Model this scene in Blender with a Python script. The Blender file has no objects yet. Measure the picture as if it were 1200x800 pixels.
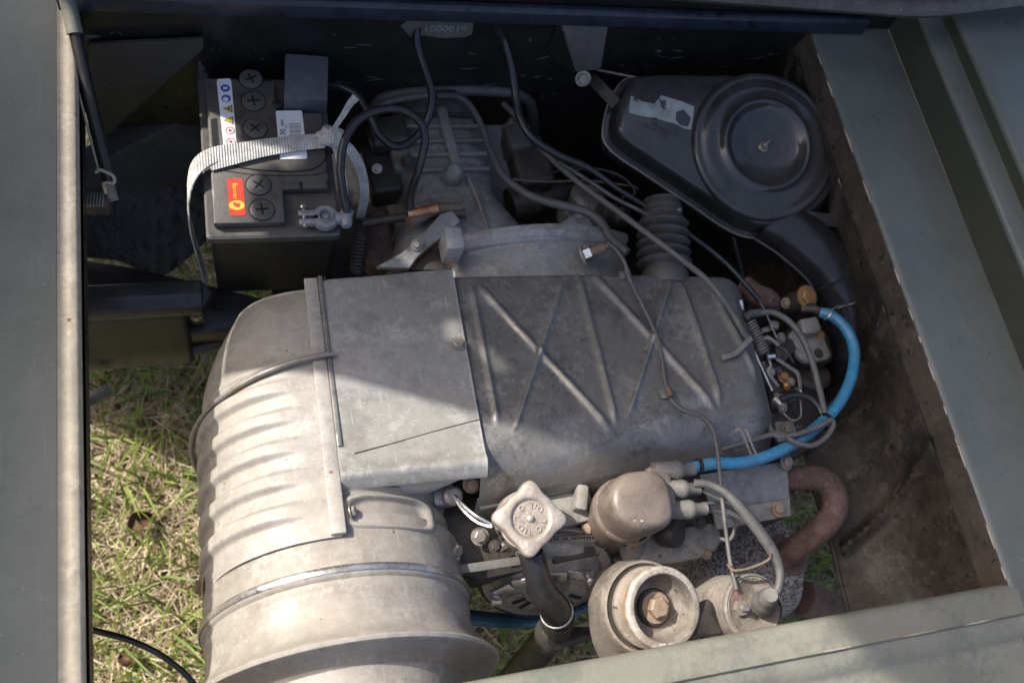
import bpy, bmesh, math, random
import numpy as np
from mathutils import Vector, Matrix
random.seed(7); RNG = np.random.default_rng(7)
rad = math.radians
S = bpy.context.scene
COL = S.collection
GH = 0.72                       # height of the deck rim above the ground; geometry below is written relative to the rim

# ------------------------------------------------------------------ camera
FPX = 1085.0                    # focal length in photo pixels (1200 wide)
_F = np.array([-539., -2836., FPX]); _F /= np.linalg.norm(_F)
_L = np.array([3580., -265., FPX]); _L -= _F * (_L @ _F); _L /= np.linalg.norm(_L)
_U = np.cross(_L, _F)
RM = np.stack([_L, _F, _U])     # rows: world X, Y, Z in (right, down, forward)
CAMPOS = np.array([0., 0., 1.])
cam = bpy.data.cameras.new('camera'); camo = bpy.data.objects.new('camera', cam); COL.objects.link(camo)
cam.sensor_width = 36.0; cam.lens = 36.0 * FPX / 1200.0
cam.clip_start = 0.02; cam.clip_end = 500
_r, _d, _f = RM[:, 0], RM[:, 1], RM[:, 2]
camo.matrix_world = Matrix(((_r[0], -_d[0], -_f[0], 0), (_r[1], -_d[1], -_f[1], 0), (_r[2], -_d[2], -_f[2], 1.0 + GH), (0, 0, 0, 1)))
cam.dof.use_dof = True; cam.dof.focus_distance = 1.14; cam.dof.aperture_fstop = 4.0
S.camera = camo

# ------------------------------------------------------------------ world, sun, exposure
SUN_EL, SUN_AZ = rad(42), rad(-60)           # azimuth measured from +Y towards +X
W = bpy.data.worlds.new('World'); S.world = W; W.use_nodes = True
nt = W.node_tree
sky = nt.nodes.new('ShaderNodeTexSky'); sky.sky_type = 'NISHITA'; sky.sun_disc = False
sky.sun_elevation = SUN_EL; sky.sun_rotation = SUN_AZ
sky.air_density = 0.7; sky.dust_density = 4.5; sky.ozone_density = 0.4
bg = nt.nodes['Background']; bg.inputs['Strength'].default_value = 0.15
nt.links.new(sky.outputs[0], bg.inputs[0])
sun = bpy.data.lights.new('sun', 'SUN'); suno = bpy.data.objects.new('sun', sun); COL.objects.link(suno)
sun.energy = 3.3; sun.angle = rad(0.9); sun.color = (1.0, 0.95, 0.87)
SUNDIR = Vector((math.sin(SUN_AZ) * math.cos(SUN_EL), math.cos(SUN_AZ) * math.cos(SUN_EL), math.sin(SUN_EL)))
suno.rotation_euler = SUNDIR.to_track_quat('Z', 'Y').to_euler(); suno.location = (0, 0, 6)
S.view_settings.view_transform = 'Standard'; S.view_settings.look = 'None'
S.view_settings.gamma = 1.0; S.view_settings.exposure = 0.95
S.render.engine = 'CYCLES'

# ------------------------------------------------------------------ pixel -> place helpers
def ray(px, py): return RM @ np.array([px - 600., py - 400., FPX])
def P(px, py, z):
    r = ray(px, py); return CAMPOS + r * ((z - 1.0) / r[2])
def PY(px, py, y):
    r = ray(px, py); return CAMPOS + r * (y / r[1])
def PX(px, py, x):
    r = ray(px, py); return CAMPOS + r * (x / r[0])
def PP(px, py, o, n):
    r = ray(px, py); o = np.asarray(o); n = np.asarray(n)
    return CAMPOS + r * (((o - CAMPOS) @ n) / (r @ n))
def nrm(v): v = np.asarray(v, float); return v / np.linalg.norm(v)
V = lambda *a: np.array(a, float)

# ------------------------------------------------------------------ materials
MATS = {}
def mat(name, col, rough=.5, metal=0., col2=None, mix=(6., .42, .62), speck=None, dust=None, bump=(90., .15), rvar=.12, spec=.5, coat=0., grime=.5, speck2=None, stain=.35, stainc=None, scratch=.25, wear=.25):
    m = bpy.data.materials.new(name); m.use_nodes = True; t = m.node_tree; N = t.nodes; Lk = t.links.new
    b = N['Principled BSDF']; b.inputs['Metallic'].default_value = metal
    b.inputs['Specular IOR Level'].default_value = spec; b.inputs['Coat Weight'].default_value = coat
    tc = N.new('ShaderNodeTexCoord')
    def noise(sc, det=6, ro=.62, off=0.):
        mp = N.new('ShaderNodeMapping'); mp.inputs['Location'].default_value = (off, off * 1.7, off * .6)
        Lk(tc.outputs['Object'], mp.inputs[0])
        n = N.new('ShaderNodeTexNoise'); n.inputs['Scale'].default_value = sc; n.inputs['Detail'].default_value = det; n.inputs['Roughness'].default_value = ro
        Lk(mp.outputs[0], n.inputs['Vector']); return n.outputs['Fac']
    def rng(src, lo, hi, a=0., c=1.):
        r = N.new('ShaderNodeMapRange'); r.inputs[1].default_value = lo; r.inputs[2].default_value = hi
        r.inputs[3].default_value = a; r.inputs[4].default_value = c; Lk(src, r.inputs[0]); return r.outputs[0]
    def mx(fac, a, c):
        x = N.new('ShaderNodeMix'); x.data_type = 'RGBA'
        if isinstance(fac, float): x.inputs[0].default_value = fac
        else: Lk(fac, x.inputs[0])
        for s, i in ((a, 6), (c, 7)):
            if isinstance(s, tuple): x.inputs[i].default_value = (*s, 1)
            else: Lk(s, x.inputs[i])
        return x.outputs[2]
    def mul(a, c):
        x = N.new('ShaderNodeMath'); x.operation = 'MULTIPLY'
        for s, i in ((a, 0), (c, 1)):
            if isinstance(s, float): x.inputs[i].default_value = s
            else: Lk(s, x.inputs[i])
        return x.outputs[0]
    c = tuple(col)
    fineN = noise(70., 5, .7, 3.1)
    big = noise(mix[0], 7, .68, 1.3)
    cc = mx(rng(big, mix[1], mix[2]), c, tuple(col2) if col2 else tuple(k * .75 for k in c))
    # fine mottling of the finish
    cc = mx(rng(noise(26., 7, .7, 21.), .44, .64, 0., grime), cc, tuple(k * .45 for k in c))
    cc = mx(rng(fineN, .40, .66, 0., .55 * grime + .12), cc, tuple(min(k * 1.45 + .002, 1) for k in c))
    cc = mx(rng(noise(260., 3, .6, 31.), .42, .66, 0., .5 * grime + .1), cc, tuple(k * .55 for k in c))
    def noise_dir(sc, vec, off):
        mp = N.new('ShaderNodeMapping'); mp.inputs['Scale'].default_value = vec; mp.inputs['Rotation'].default_value = (.3 * off, .2 * off, .5 * off)
        Lk(tc.outputs['Object'], mp.inputs[0]); n = N.new('ShaderNodeTexNoise'); n.inputs['Scale'].default_value = sc; n.inputs['Detail'].default_value = 4
        Lk(mp.outputs[0], n.inputs['Vector']); return n.outputs['Fac']
    def add(a, c, k):
        x = N.new('ShaderNodeMath'); x.operation = 'MULTIPLY_ADD'; Lk(a, x.inputs[0]); x.inputs[1].default_value = k; Lk(c, x.inputs[2]); return x.outputs[0]
    if dust:
        dc, amt = dust[0], dust[1]; dsc = dust[2] if len(dust) > 2 else 9.
        g = N.new('ShaderNodeNewGeometry'); sp = N.new('ShaderNodeSeparateXYZ'); Lk(g.outputs['Normal'], sp.inputs[0])
        up = rng(sp.outputs[2], .1, .9, .15, 1.)
        dn = rng(noise(dsc, 8, .7, 7.7), .35, .68)
        cc = mx(mul(mul(up, dn), float(amt)), cc, tuple(dc))
    if stain:      # oily, crisp-edged stains broken up by fine grain
        st_ = add(noise(110., 6, .75, 41.), noise(13., 8, .72, 37.), .45)
        cc = mx(rng(st_, .76, .84, 0., float(stain)), cc, stainc or tuple(k * .28 for k in c))
        st2 = add(noise(150., 5, .75, 53.), noise(19., 8, .72, 59.), .45)
        cc = mx(rng(st2, .775, .83, 0., float(stain)), cc, tuple(min(k * 1.7 + .004, .8) for k in c))
    if scratch:
        for q in (.6, 2.1, 4.4):
            cc = mx(rng(noise_dir(7., (34., .8, 12.), q), .69, .71, 0., float(scratch) * .6), cc, tuple(min(k * 2. + .012, .85) for k in c))
    if wear:
        ge = N.new('ShaderNodeNewGeometry')
        wn_ = add(fineN, ge.outputs['Pointiness'], .10)
        cc = mx(rng(wn_, .575, .62, 0., float(wear)), cc, tuple(min(k * 1.9 + .006, .8) for k in c))
    for k, sk in enumerate((speck, speck2)):
        if sk:
            cc = mx(rng(noise(sk[1], 3, .6, 11. + 5 * k), sk[2], sk[2] + .05), cc, tuple(sk[0]))
    Lk(cc, b.inputs['Base Color'])
    Lk(rng(noise(mix[0] * 3, 5, .6, 5.), .3, .7, max(rough - rvar, .03), min(rough + rvar, 1.)), b.inputs['Roughness'])
    bp = N.new('ShaderNodeBump'); bp.inputs['Strength'].default_value = bump[1]; bp.inputs['Distance'].default_value = .004
    hsrc = noise(bump[0], 6, .65, 2.2)
    Lk(hsrc, bp.inputs['Height']); Lk(bp.outputs[0], b.inputs['Normal'])
    MATS[name] = m; return m

tan = (.30, .25, .19); tanl = (.42, .37, .30)
mat('deck_paint', (.093, .106, .098), .36, 0, (.074, .086, .080), (5., .4, .65), speck=((.50, .50, .47), 230., .705), speck2=((.24, .24, .21), 110., .71), dust=((.22, .21, .175), .35, 4.), bump=(45., .05), spec=.4, grime=.16, stain=.16, scratch=.4)
mat('deck_lit', (.140, .148, .122), .42, 0, (.112, .120, .100), (5., .4, .65), speck=((.50, .50, .47), 200., .705), speck2=((.34, .22, .12), 60., .735), dust=((.22, .205, .17), .4, 5.), bump=(45., .06), spec=.4, grime=.2, stain=.2, scratch=.4)  # deck paint again, lightened: the left deck's brighter light is in the colour
mat('step_shade', (.046, .050, .036), .5, 0, (.036, .039, .029), (6., .4, .6), speck=((.22, .22, .19), 200., .72), bump=(45., .06), grime=.2, stain=.1, scratch=.15)  # darker copy of the deck paint: shade of the step faces, put into the colour
mat('sill_paint', (.125, .132, .11), .5, 0, (.17, .16, .125), (7., .4, .6), speck=((.55, .53, .48), 60., .74), dust=((.30, .265, .205), .5, 6.), bump=(40., .12), grime=.3, speck2=((.26, .17, .10), 30., .69))
mat('lip_worn', (.36, .31, .235), .6, 0, (.20, .185, .14), (20., .35, .6), speck=((.18, .07, .03), 40., .66), bump=(80., .2))
mat('black_paint', (.009, .009, .009), .32, 0, (.017, .016, .0155), (7., .4, .6), dust=((.07, .062, .055), .5, 6.), speck=((.15, .14, .13), 90., .70), bump=(26., .5))
mat('black_gloss', (.020, .019, .018), .26, 0, (.034, .031, .029), (9., .4, .6), speck=((.10, .09, .08), 90., .69), bump=(45., .7))
mat('blue_black', (.022, .028, .045), .35, 0, (.012, .014, .02), (14., .45, .6), speck=((.006, .006, .006), 45., .64), bump=(60., .3))
mat('wall_grey', (.075, .070, .066), .55, 0, (.050, .047, .045), (8., .4, .6), speck=((.30, .26, .22), 110., .71), bump=(50., .25))
mat('plate_dark', (.036, .034, .032), .55, 0, (.024, .023, .022), (8., .4, .6), speck=((.28, .24, .20), 90., .72), bump=(50., .25))
mat('bare_patch', (.10, .096, .088), .6, 0, (.065, .062, .056), (30., .4, .6), bump=(80., .2))
mat('mud_brown', (.055, .043, .033), .6, 0, (.011, .010, .0095), (5.5, .45, .55), speck=((.12, .09, .066), 44., .67), speck2=((.010, .010, .010), 60., .63), dust=((.085, .066, .05), .5, 9.), bump=(30., 1.), grime=.6, stain=.6, scratch=.3)
mat('shroud_alloy', (.34, .325, .30), .58, .12, (.29, .26, .225), (5., .38, .66), dust=(tanl, .5, 7.), speck=((.20, .13, .08), 80., .685), speck2=((.50, .47, .42), 180., .70), bump=(130., .12), grime=.25, stain=.22, stainc=(.16, .12, .09), scratch=.3)
mat('inlet_alloy', (.32, .302, .275), .55, .12, (.24, .21, .175), (6., .38, .66), dust=(tanl, .45, 8.), speck=((.16, .12, .08), 70., .69), speck2=((.48, .44, .38), 170., .70), bump=(130., .12), grime=.3, stain=.25, stainc=(.14, .105, .08), scratch=.3)
mat('plate_alloy', (.36, .355, .34), .5, .3, (.25, .245, .23), (6., .4, .62), dust=((.40, .37, .32), .4, 8.), speck=((.09, .085, .08), 85., .69), speck2=((.50, .48, .45), 190., .70), bump=(150., .09), grime=.28, stain=.28, stainc=(.10, .095, .09), scratch=.4)
mat('cover_grey', (.21, .206, .196), .38, .3, (.135, .134, .13), (6., .4, .62), dust=((.22, .20, .175), .45, 8.), speck=((.03, .03, .03), 80., .70), speck2=((.32, .31, .29), 190., .70), bump=(140., .12), grime=.38, stain=.4, stainc=(.045, .043, .04), scratch=.4)
mat('cast_alloy', (.36, .352, .335), .42, .3, (.25, .25, .25), (9., .4, .62), dust=((.34, .31, .27), .4, 9.), bump=(160., .2))
mat('cast_dirty', (.24, .23, .21), .55, .12, (.11, .10, .085), (8., .42, .6), dust=(tan, .5, 9.), speck=((.03, .025, .02), 40., .68), bump=(90., .3))
mat('oily_metal', (.055, .050, .045), .45, .2, (.022, .02, .018), (10., .4, .6), dust=((.12, .09, .065), .5, 12.), speck=((.16, .13, .10), 50., .72), bump=(60., .4))
mat('steel_bare', (.55, .54, .52), .33, .85, (.40, .37, .33), (30., .4, .6), bump=(150., .1))
mat('bright_steel', (.62, .64, .64), .3, .9, (.5, .5, .48), (30., .4, .6), bump=(150., .08))
mat('steel_dull', (.26, .245, .225), .5, .5, (.18, .15, .12), (22., .4, .6), dust=(tan, .5, 20.), bump=(120., .2))
mat('rust_bolt', (.22, .15, .10), .7, .2, (.30, .22, .16), (40., .4, .6), dust=(tanl, .5, 25.), bump=(150., .4))
mat('brass', (.33, .195, .085), .5, .4, (.20, .115, .05), (40., .4, .6), bump=(150., .3))
mat('copper', (.60, .28, .14), .35, .8, (.42, .22, .10), (40., .4, .6), bump=(120., .2))
mat('battery_case', (.013, .013, .014), .5, 0, (.018, .018, .018), (12., .4, .6), speck=((.12, .11, .10), 70., .74), bump=(120., .15), dust=((.10, .09, .08), .3, 10.))
mat('battery_top', (.060, .056, .053), .5, 0, (.036, .034, .033), (11., .4, .6), dust=((.19, .165, .135), .6, 14.), bump=(120., .15), scratch=.1)
mat('cap_grey', (.075, .073, .071), .55, 0, (.055, .053, .052), (30., .4, .6), dust=((.15, .13, .11), .4, 20.), bump=(100., .1))
mat('slot_black', (.008, .008, .008), .6, bump=(50., .05), grime=.08, stain=0, scratch=0, wear=0)
mat('block_grey', (.085, .088, .105), .5, 0, (.07, .072, .085), (20., .4, .6), bump=(120., .08))
mat('lead_grey', (.25, .25, .265), .45, .25, (.17, .17, .18), (40., .4, .6), bump=(110., .35))
mat('paper_white', (.80, .81, .83), .45, 0, (.74, .75, .77), (30., .4, .6), bump=(50., .02), grime=.08, stain=0, scratch=0, wear=0)
mat('ink_dark', (.05, .055, .07), .5, bump=(50., .02), grime=.08, stain=0, scratch=0, wear=0)
mat('ink_grey', (.22, .23, .25), .5, bump=(50., .02), grime=.08, stain=0, scratch=0, wear=0)
mat('ink_blue', (.03, .10, .42), .5, bump=(50., .02), grime=.08, stain=0, scratch=0, wear=0)
mat('ink_yellow', (.55, .46, .03), .5, bump=(50., .02), grime=.08, stain=0, scratch=0, wear=0)
mat('ink_red', (.55, .06, .06), .5, bump=(50., .02), grime=.08, stain=0, scratch=0, wear=0)
mat('label_red', (.72, .065, .04), .4, 0, (.62, .06, .04), (25., .4, .6), bump=(60., .03), grime=.08, stain=0, scratch=0, wear=0)
mat('label_yellow', (.85, .55, .06), .4, bump=(60., .03), grime=.08, stain=0, scratch=0, wear=0)
mat('webbing', (.58, .565, .53), .8, 0, (.45, .43, .40), (35., .4, .6), bump=(500., .5), stain=0, scratch=0, wear=0)
mat('rubber_black', (.016, .016, .018), .22, 0, (.026, .026, .028), (14., .4, .6), dust=((.07, .066, .062), .22, 18.), bump=(90., .12))
mat('rubber_dusty', (.058, .058, .058), .5, 0, (.085, .08, .075), (16., .4, .6), dust=((.17, .155, .135), .5, 20.), bump=(110., .25))
mat('wire_grey', (.085, .085, .082), .55, 0, (.13, .125, .115), (20., .4, .6), dust=((.19, .17, .145), .5, 25.), bump=(120., .15))
mat('wire_brown', (.12, .085, .06), .6, 0, (.16, .12, .09), (20., .4, .6), bump=(120., .15))
mat('blue_rubber', (.035, .27, .50), .3, 0, (.03, .22, .43), (9., .4, .65), dust=((.16, .25, .31), .65, 16.), bump=(60., .08), spec=.5, grime=.3, stain=.4, stainc=(.03, .06, .08), scratch=.2)
mat('blue_dark', (.02, .11, .17), .4, 0, (.03, .09, .12), (14., .4, .6), dust=((.12, .13, .12), .3, 14.), bump=(60., .1))
mat('cleaner_black', (.022, .023, .025), .13, 0, (.034, .034, .035), (9., .4, .6), rvar=.05, dust=((.13, .122, .115), .36, 5.), speck=((.15, .14, .13), 70., .755), bump=(60., .05), spec=.6)
mat('cleaner_worn', (.26, .28, .27), .55, 0, (.17, .18, .17), (30., .4, .6), speck=((.05, .05, .05), 45., .62), bump=(80., .15))
mat('bakelite', (.135, .108, .088), .42, 0, (.10, .08, .066), (15., .4, .6), dust=((.27, .22, .175), .7, 12.), speck=((.55, .52, .47), 130., .69), bump=(110., .12))
mat('boot_rubber', (.12, .115, .11), .6, 0, (.16, .15, .135), (20., .4, .6), dust=((.22, .195, .165), .55, 20.), bump=(100., .15))
mat('cap_metal', (.38, .34, .30), .5, .3, (.30, .235, .185), (25., .4, .62), dust=((.45, .38, .31), .55, 22.), speck=((.22, .12, .06), 80., .68), bump=(110., .25))
mat('pulley_grey', (.20, .175, .148), .7, .05, (.11, .096, .08), (16., .4, .6), dust=((.33, .27, .20), .5, 25.), speck=((.05, .04, .03), 70., .65), bump=(90., .5), stain=.5)
mat('pulley_rim', (.42, .375, .32), .6, .15, (.24, .195, .15), (22., .42, .56), speck=((.6, .57, .52), 60., .62), bump=(90., .3), stain=.4)
mat('orange_rust', (.52, .22, .06), .6, .1, (.40, .18, .06), (25., .4, .6), bump=(80., .2))
mat('rust_pipe', (.145, .092, .078), .85, 0, (.10, .062, .053), (12., .4, .6), speck=((.24, .17, .14), 120., .63), speck2=((.05, .03, .025), 90., .65), bump=(140., .9))
mat('muffler_flaked', (.40, .36, .345), .85, 0, (.30, .255, .24), (14., .4, .6), speck=((.12, .088, .08), 230., .50), speck2=((.16, .10, .08), 60., .64), bump=(190., .9))
mat('box_black', (.020, .021, .023), .34, 0, (.028, .028, .029), (9., .4, .6), dust=((.085, .080, .075), .35, 9.), speck=((.16, .15, .14), 100., .71), bump=(60., .12))
mat('canvas', (.16, .17, .13), .85, bump=(120., .3))  # cloth of the added shade screen
mat('soil', (.10, .075, .05), .95, 0, (.16, .125, .08), (12., .4, .6), bump=(30., .8), stain=0, scratch=0, wear=0)
mat('leaf_brown', (.085, .036, .02), .7, 0, (.12, .06, .03), (40., .4, .6), bump=(60., .3))
def blade_mat(name, a, b_, tl):
    m = bpy.data.materials.new(name); m.use_nodes = True; t = m.node_tree; b = t.nodes['Principled BSDF']
    at = t.nodes.new('ShaderNodeAttribute'); at.attribute_name = 'tone'
    x = t.nodes.new('ShaderNodeMix'); x.data_type = 'RGBA'; x.inputs[6].default_value = (*a, 1); x.inputs[7].default_value = (*b_, 1)
    t.links.new(at.outputs['Fac'], x.inputs[0]); t.links.new(x.outputs[2], b.inputs['Base Color'])
    b.inputs['Roughness'].default_value = .55; b.inputs['Subsurface Weight'].default_value = 0
    tr = t.nodes.new('ShaderNodeBsdfTranslucent'); t.links.new(x.outputs[2], tr.inputs[0])
    ms = t.nodes.new('ShaderNodeMixShader'); ms.inputs[0].default_value = tl
    t.links.new(b.outputs[0], ms.inputs[1]); t.links.new(tr.outputs[0], ms.inputs[2])
    t.links.new(ms.outputs[0], t.nodes['Material Output'].inputs[0]); MATS[name] = m
blade_mat('grass_green', (.09, .16, .02), (.30, .37, .075), .35)
blade_mat('grass_straw', (.22, .15, .075), (.80, .69, .47), .25)

_t = MATS['webbing'].node_tree; _w = _t.nodes.new('ShaderNodeTexWave'); _w.inputs['Scale'].default_value = 88.; _w.inputs['Distortion'].default_value = .4
_tc = _t.nodes.new('ShaderNodeTexCoord'); _t.links.new(_tc.outputs['Object'], _w.inputs['Vector'])
_b = next(n for n in _t.nodes if n.type == 'BUMP'); _t.links.new(_w.outputs['Fac'], _b.inputs['Height']); _b.inputs['Strength'].default_value = .8; _b.inputs['Distance'].default_value = .0012

# ------------------------------------------------------------------ object helpers
def finish(name, verts, faces, m, parent=None, sharp=38, bevel=0., bseg=2, smooth=True, solid=0.):
    me = bpy.data.meshes.new(name)
    me.from_pydata([tuple(map(float, v)) for v in verts], [], [tuple(f) for f in faces])
    bm = bmesh.new(); bm.from_mesh(me)
    bmesh.ops.recalc_face_normals(bm, faces=bm.faces)
    if bevel > 0:
        ed = [e for e in bm.edges if len(e.link_faces) == 2 and e.calc_face_angle(0) > rad(28)]
        bmesh.ops.bevel(bm, geom=ed, offset=bevel, segments=bseg, profile=.5, affect='EDGES', clamp_overlap=True)
    bm.to_mesh(me); bm.free()
    if smooth:
        me.polygons.foreach_set('use_smooth', [True] * len(me.polygons)); me.set_sharp_from_angle(angle=rad(sharp))
    me.materials.append(MATS[m]); me.update()
    o = bpy.data.objects.new(name, me); COL.objects.link(o)
    if parent is not None: o.parent = parent
    return o
def thing(name, label, cat, group=None):
    o = bpy.data.objects.new(name, None); COL.objects.link(o); o.empty_display_size = .02
    o['label'] = label; o['category'] = cat
    if group: o['group'] = group
    return o
def tag(o, label, cat, group=None):
    o['label'] = label; o['category'] = cat
    if group: o['group'] = group
    return o
class G:
    """collects several shapes of one part"""
    def __init__(s): s.v = []; s.f = []
    def add(s, vf):
        n = len(s.v); s.v += list(vf[0]); s.f += [[i + n for i in f] for f in vf[1]]; return s
    def build(s, name, m, parent=None, **k): return finish(name, s.v, s.f, m, parent, **k)

def cr(pts, res=8):
    pts = [np.asarray(p, float) for p in pts]
    if len(pts) == 2: return [pts[0] + (pts[1] - pts[0]) * t for t in np.linspace(0, 1, res + 1)]
    q = [2 * pts[0] - pts[1]] + pts + [2 * pts[-1] - pts[-2]]; out = []
    for i in range(1, len(q) - 2):
        p0, p1, p2, p3 = q[i - 1:i + 3]
        for k in range(res):
            t = k / res
            out.append(.5 * ((2 * p1) + (-p0 + p2) * t + (2 * p0 - 5 * p1 + 4 * p2 - p3) * t * t + (-p0 + 3 * p1 - 3 * p2 + p3) * t ** 3))
    out.append(pts[-1]); return out
def frames(path):
    T = [nrm(path[min(i + 1, len(path) - 1)] - path[max(i - 1, 0)]) for i in range(len(path))]
    a = np.cross(T[0], V(0, 0, 1));
    if np.linalg.norm(a) < .1: a = np.cross(T[0], V(0, 1, 0))
    a = nrm(a); out = []
    for t in T:
        a = nrm(a - t * (a @ t)); out.append((t, a, np.cross(t, a)))
    return out
def tube(pts, r, n=10, res=8, smoothpath=True, flat=1., up=None):
    path = cr(pts, res) if smoothpath else [np.asarray(p, float) for p in pts]
    m = len(path); fr = frames(path); v = []; f = []
    for i, (p, (t, a, b)) in enumerate(zip(path, fr)):
        if up is not None: a = nrm(np.cross(t, up)); b = np.cross(a, t)
        rr = r(i / (m - 1)) if callable(r) else r
        for k in range(n):
            th = 2 * math.pi * k / n; v.append(p + a * rr * math.cos(th) + b * rr * flat * math.sin(th))
    for i in range(m - 1):
        for k in range(n): f.append((i * n + k, i * n + (k + 1) % n, (i + 1) * n + (k + 1) % n, (i + 1) * n + k))
    f.append(tuple(range(n))[::-1]); f.append(tuple((m - 1) * n + k for k in range(n)))
    return v, f
def basis(axis, xd=None):
    a = nrm(axis); x = V(1, 0, 0) if xd is None else np.asarray(xd, float)
    if abs(a @ nrm(x)) > .95: x = V(0, 1, 0)
    e1 = nrm(x - a * (a @ x)); return e1, np.cross(a, e1), a
def lathe(prof, o, axis=(0, 0, 1), n=48, xd=None, arc=None, rf=None):
    """prof: (r, h) list; arc: (start, end) degrees for a partial turn"""
    e1, e2, a = basis(axis, xd); o = np.asarray(o, float); v = []; f = []; m = len(prof)
    full = arc is None; a0, a1 = (0, 360) if full else arc
    cnt = n if full else n + 1
    for k in range(cnt):
        th = rad(a0 + (a1 - a0) * k / n)
        for j, (r, h) in enumerate(prof):
            rr = r * (rf(th, h) if rf else 1)
            v.append(o + (e1 * math.cos(th) + e2 * math.sin(th)) * rr + a * h)
    for k in range(n):
        k2 = (k + 1) % cnt
        for j in range(m - 1): f.append((k * m + j, k2 * m + j, k2 * m + j + 1, k * m + j + 1))
    if full:
        for j in (0, m - 1):
            if prof[j][0] > 1e-6: f.append(tuple(k * m + j for k in range(n)))
    return v, f
def merged(vf, d=1e-5):
    me = bpy.data.meshes.new('tmp'); me.from_pydata([tuple(map(float, x)) for x in vf[0]], [], [tuple(x) for x in vf[1]])
    bm = bmesh.new(); bm.from_mesh(me); bmesh.ops.remove_doubles(bm, verts=bm.verts, dist=d)
    bmesh.ops.dissolve_degenerate(bm, edges=bm.edges, dist=d)
    bm.verts.ensure_lookup_table(); bm.verts.index_update()
    r = ([np.array(x.co) for x in bm.verts], [[y.index for y in q.verts] for q in bm.faces]); bm.free(); bpy.data.meshes.remove(me); return r
def prism(outline, ext):
    """outline: 3D loop; ext: vector"""
    n = len(outline); o = [np.asarray(p, float) for p in outline]; e = np.asarray(ext, float)
    v = o + [p + e for p in o]
    f = [tuple(range(n))[::-1], tuple(range(n, 2 * n))] + [(i, (i + 1) % n, n + (i + 1) % n, n + i) for i in range(n)]
    return v, f
def loft(loops, cap=True):
    n = len(loops[0]); v = [p for l in loops for p in l]; f = []
    for i in range(len(loops) - 1):
        for k in range(n): f.append((i * n + k, i * n + (k + 1) % n, (i + 1) * n + (k + 1) % n, (i + 1) * n + k))
    if cap: f.append(tuple(range(n))[::-1]); f.append(tuple((len(loops) - 1) * n + k for k in range(n)))
    return v, f
def box(c, sx, sy, sz, ax=None, ay=None, az=None):
    ax = V(1, 0, 0) if ax is None else nrm(ax); ay = V(0, 1, 0) if ay is None else nrm(ay); az = V(0, 0, 1) if az is None else nrm(az)
    c = np.asarray(c, float); o = [c + ax * sx * i / 2 + ay * sy * j / 2 - az * sz / 2 for i, j in ((-1, -1), (1, -1), (1, 1), (-1, 1))]
    return prism(o, az * sz)
def bar(p, q, w, h, up=(0, 0, 1)):
    p = np.asarray(p, float); q = np.asarray(q, float); t = nrm(q - p); s = nrm(np.cross(t, up)); u = np.cross(s, t)
    return box((p + q) / 2, np.linalg.norm(q - p), w, h, t, s, u)
def patch(fn, nu, nv, th=None):
    """fn(u,v)->point; th: thickness vector (or function of u,v) giving the sheet a real back"""
    v = []; f = []
    for j in range(nv + 1):
        for i in range(nu + 1): v.append(np.asarray(fn(i / nu, j / nv), float))
    w = nu + 1
    for j in range(nv):
        for i in range(nu): f.append((j * w + i, j * w + i + 1, (j + 1) * w + i + 1, (j + 1) * w + i))
    if th is not None:
        n0 = len(v); thf = th if callable(th) else (lambda a, b: np.asarray(th, float))
        for j in range(nv + 1):
            for i in range(nu + 1): v.append(v[j * w + i] + thf(i / nu, j / nv))
        for j in range(nv):
            for i in range(nu): f.append(tuple(n0 + k for k in (j * w + i, (j + 1) * w + i, (j + 1) * w + i + 1, j * w + i + 1)))
        bd = [i for i in range(w)] + [j * w + nu for j in range(1, nv + 1)] + [nv * w + i for i in range(nu - 1, -1, -1)] + [j * w for j in range(nv - 1, 0, -1)]
        for k in range(len(bd)):
            a, c = bd[k], bd[(k + 1) % len(bd)]; f.append((a, n0 + a, n0 + c, c))
    return v, f
def bolt(name, o, axis, r, m, parent, h=None, washer=True):
    h = h or r * .9; g = G(); e1, e2, a = basis(axis); o = np.asarray(o, float)
    if washer: g.add(lathe([(0, 0), (r * 1.45, 0), (r * 1.45, r * .18), (0, r * .18)], o, axis, 20))
    ph = random.random()
    hexl = lambda s, hh: [o + (e1 * math.cos(t + ph) + e2 * math.sin(t + ph)) * r * s + a * hh for t in np.arange(6) * math.pi / 3]
    g.add(loft([hexl(1, 0), hexl(1, h * .85), hexl(.82, h)]))
    return g.build(name, m, parent, sharp=25)
def text(name, s, o, xd, nd, size, m, parent, depth=.0003, align='CENTER', stretch=1.):
    c = bpy.data.curves.new('t', 'FONT'); c.body = s; c.size = size; c.extrude = depth; c.align_x = align; c.align_y = 'CENTER'; c.resolution_u = 3
    t = bpy.data.objects.new('t', c); COL.objects.link(t); bpy.context.view_layer.update()
    me = bpy.data.meshes.new_from_object(t.evaluated_get(bpy.context.evaluated_depsgraph_get()))
    bpy.data.objects.remove(t); e1 = nrm(xd); e3 = nrm(np.asarray(nd) - e1 * (np.asarray(nd) @ e1)); e2 = np.cross(e3, e1)
    for v in me.vertices: v.co = Vector(np.asarray(o) + e1 * v.co.x * stretch + e2 * v.co.y + e3 * v.co.z)
    me.name = name; me.materials.clear(); me.materials.append(MATS[m])
    ob = bpy.data.objects.new(name, me); COL.objects.link(ob); ob.parent = parent; return ob
def sm(x, a, b): t = min(max((x - a) / (b - a), 0.), 1.); return t * t * (3 - 2 * t)
def segd(p, a, b):
    p, a, b = np.asarray(p), np.asarray(a), np.asarray(b); d = b - a; t = np.clip((p - a) @ d / (d @ d), 0, 1); return np.linalg.norm(p - a - d * t), t
_ph = RNG.uniform(0, 6.28, (12, 3))
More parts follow.
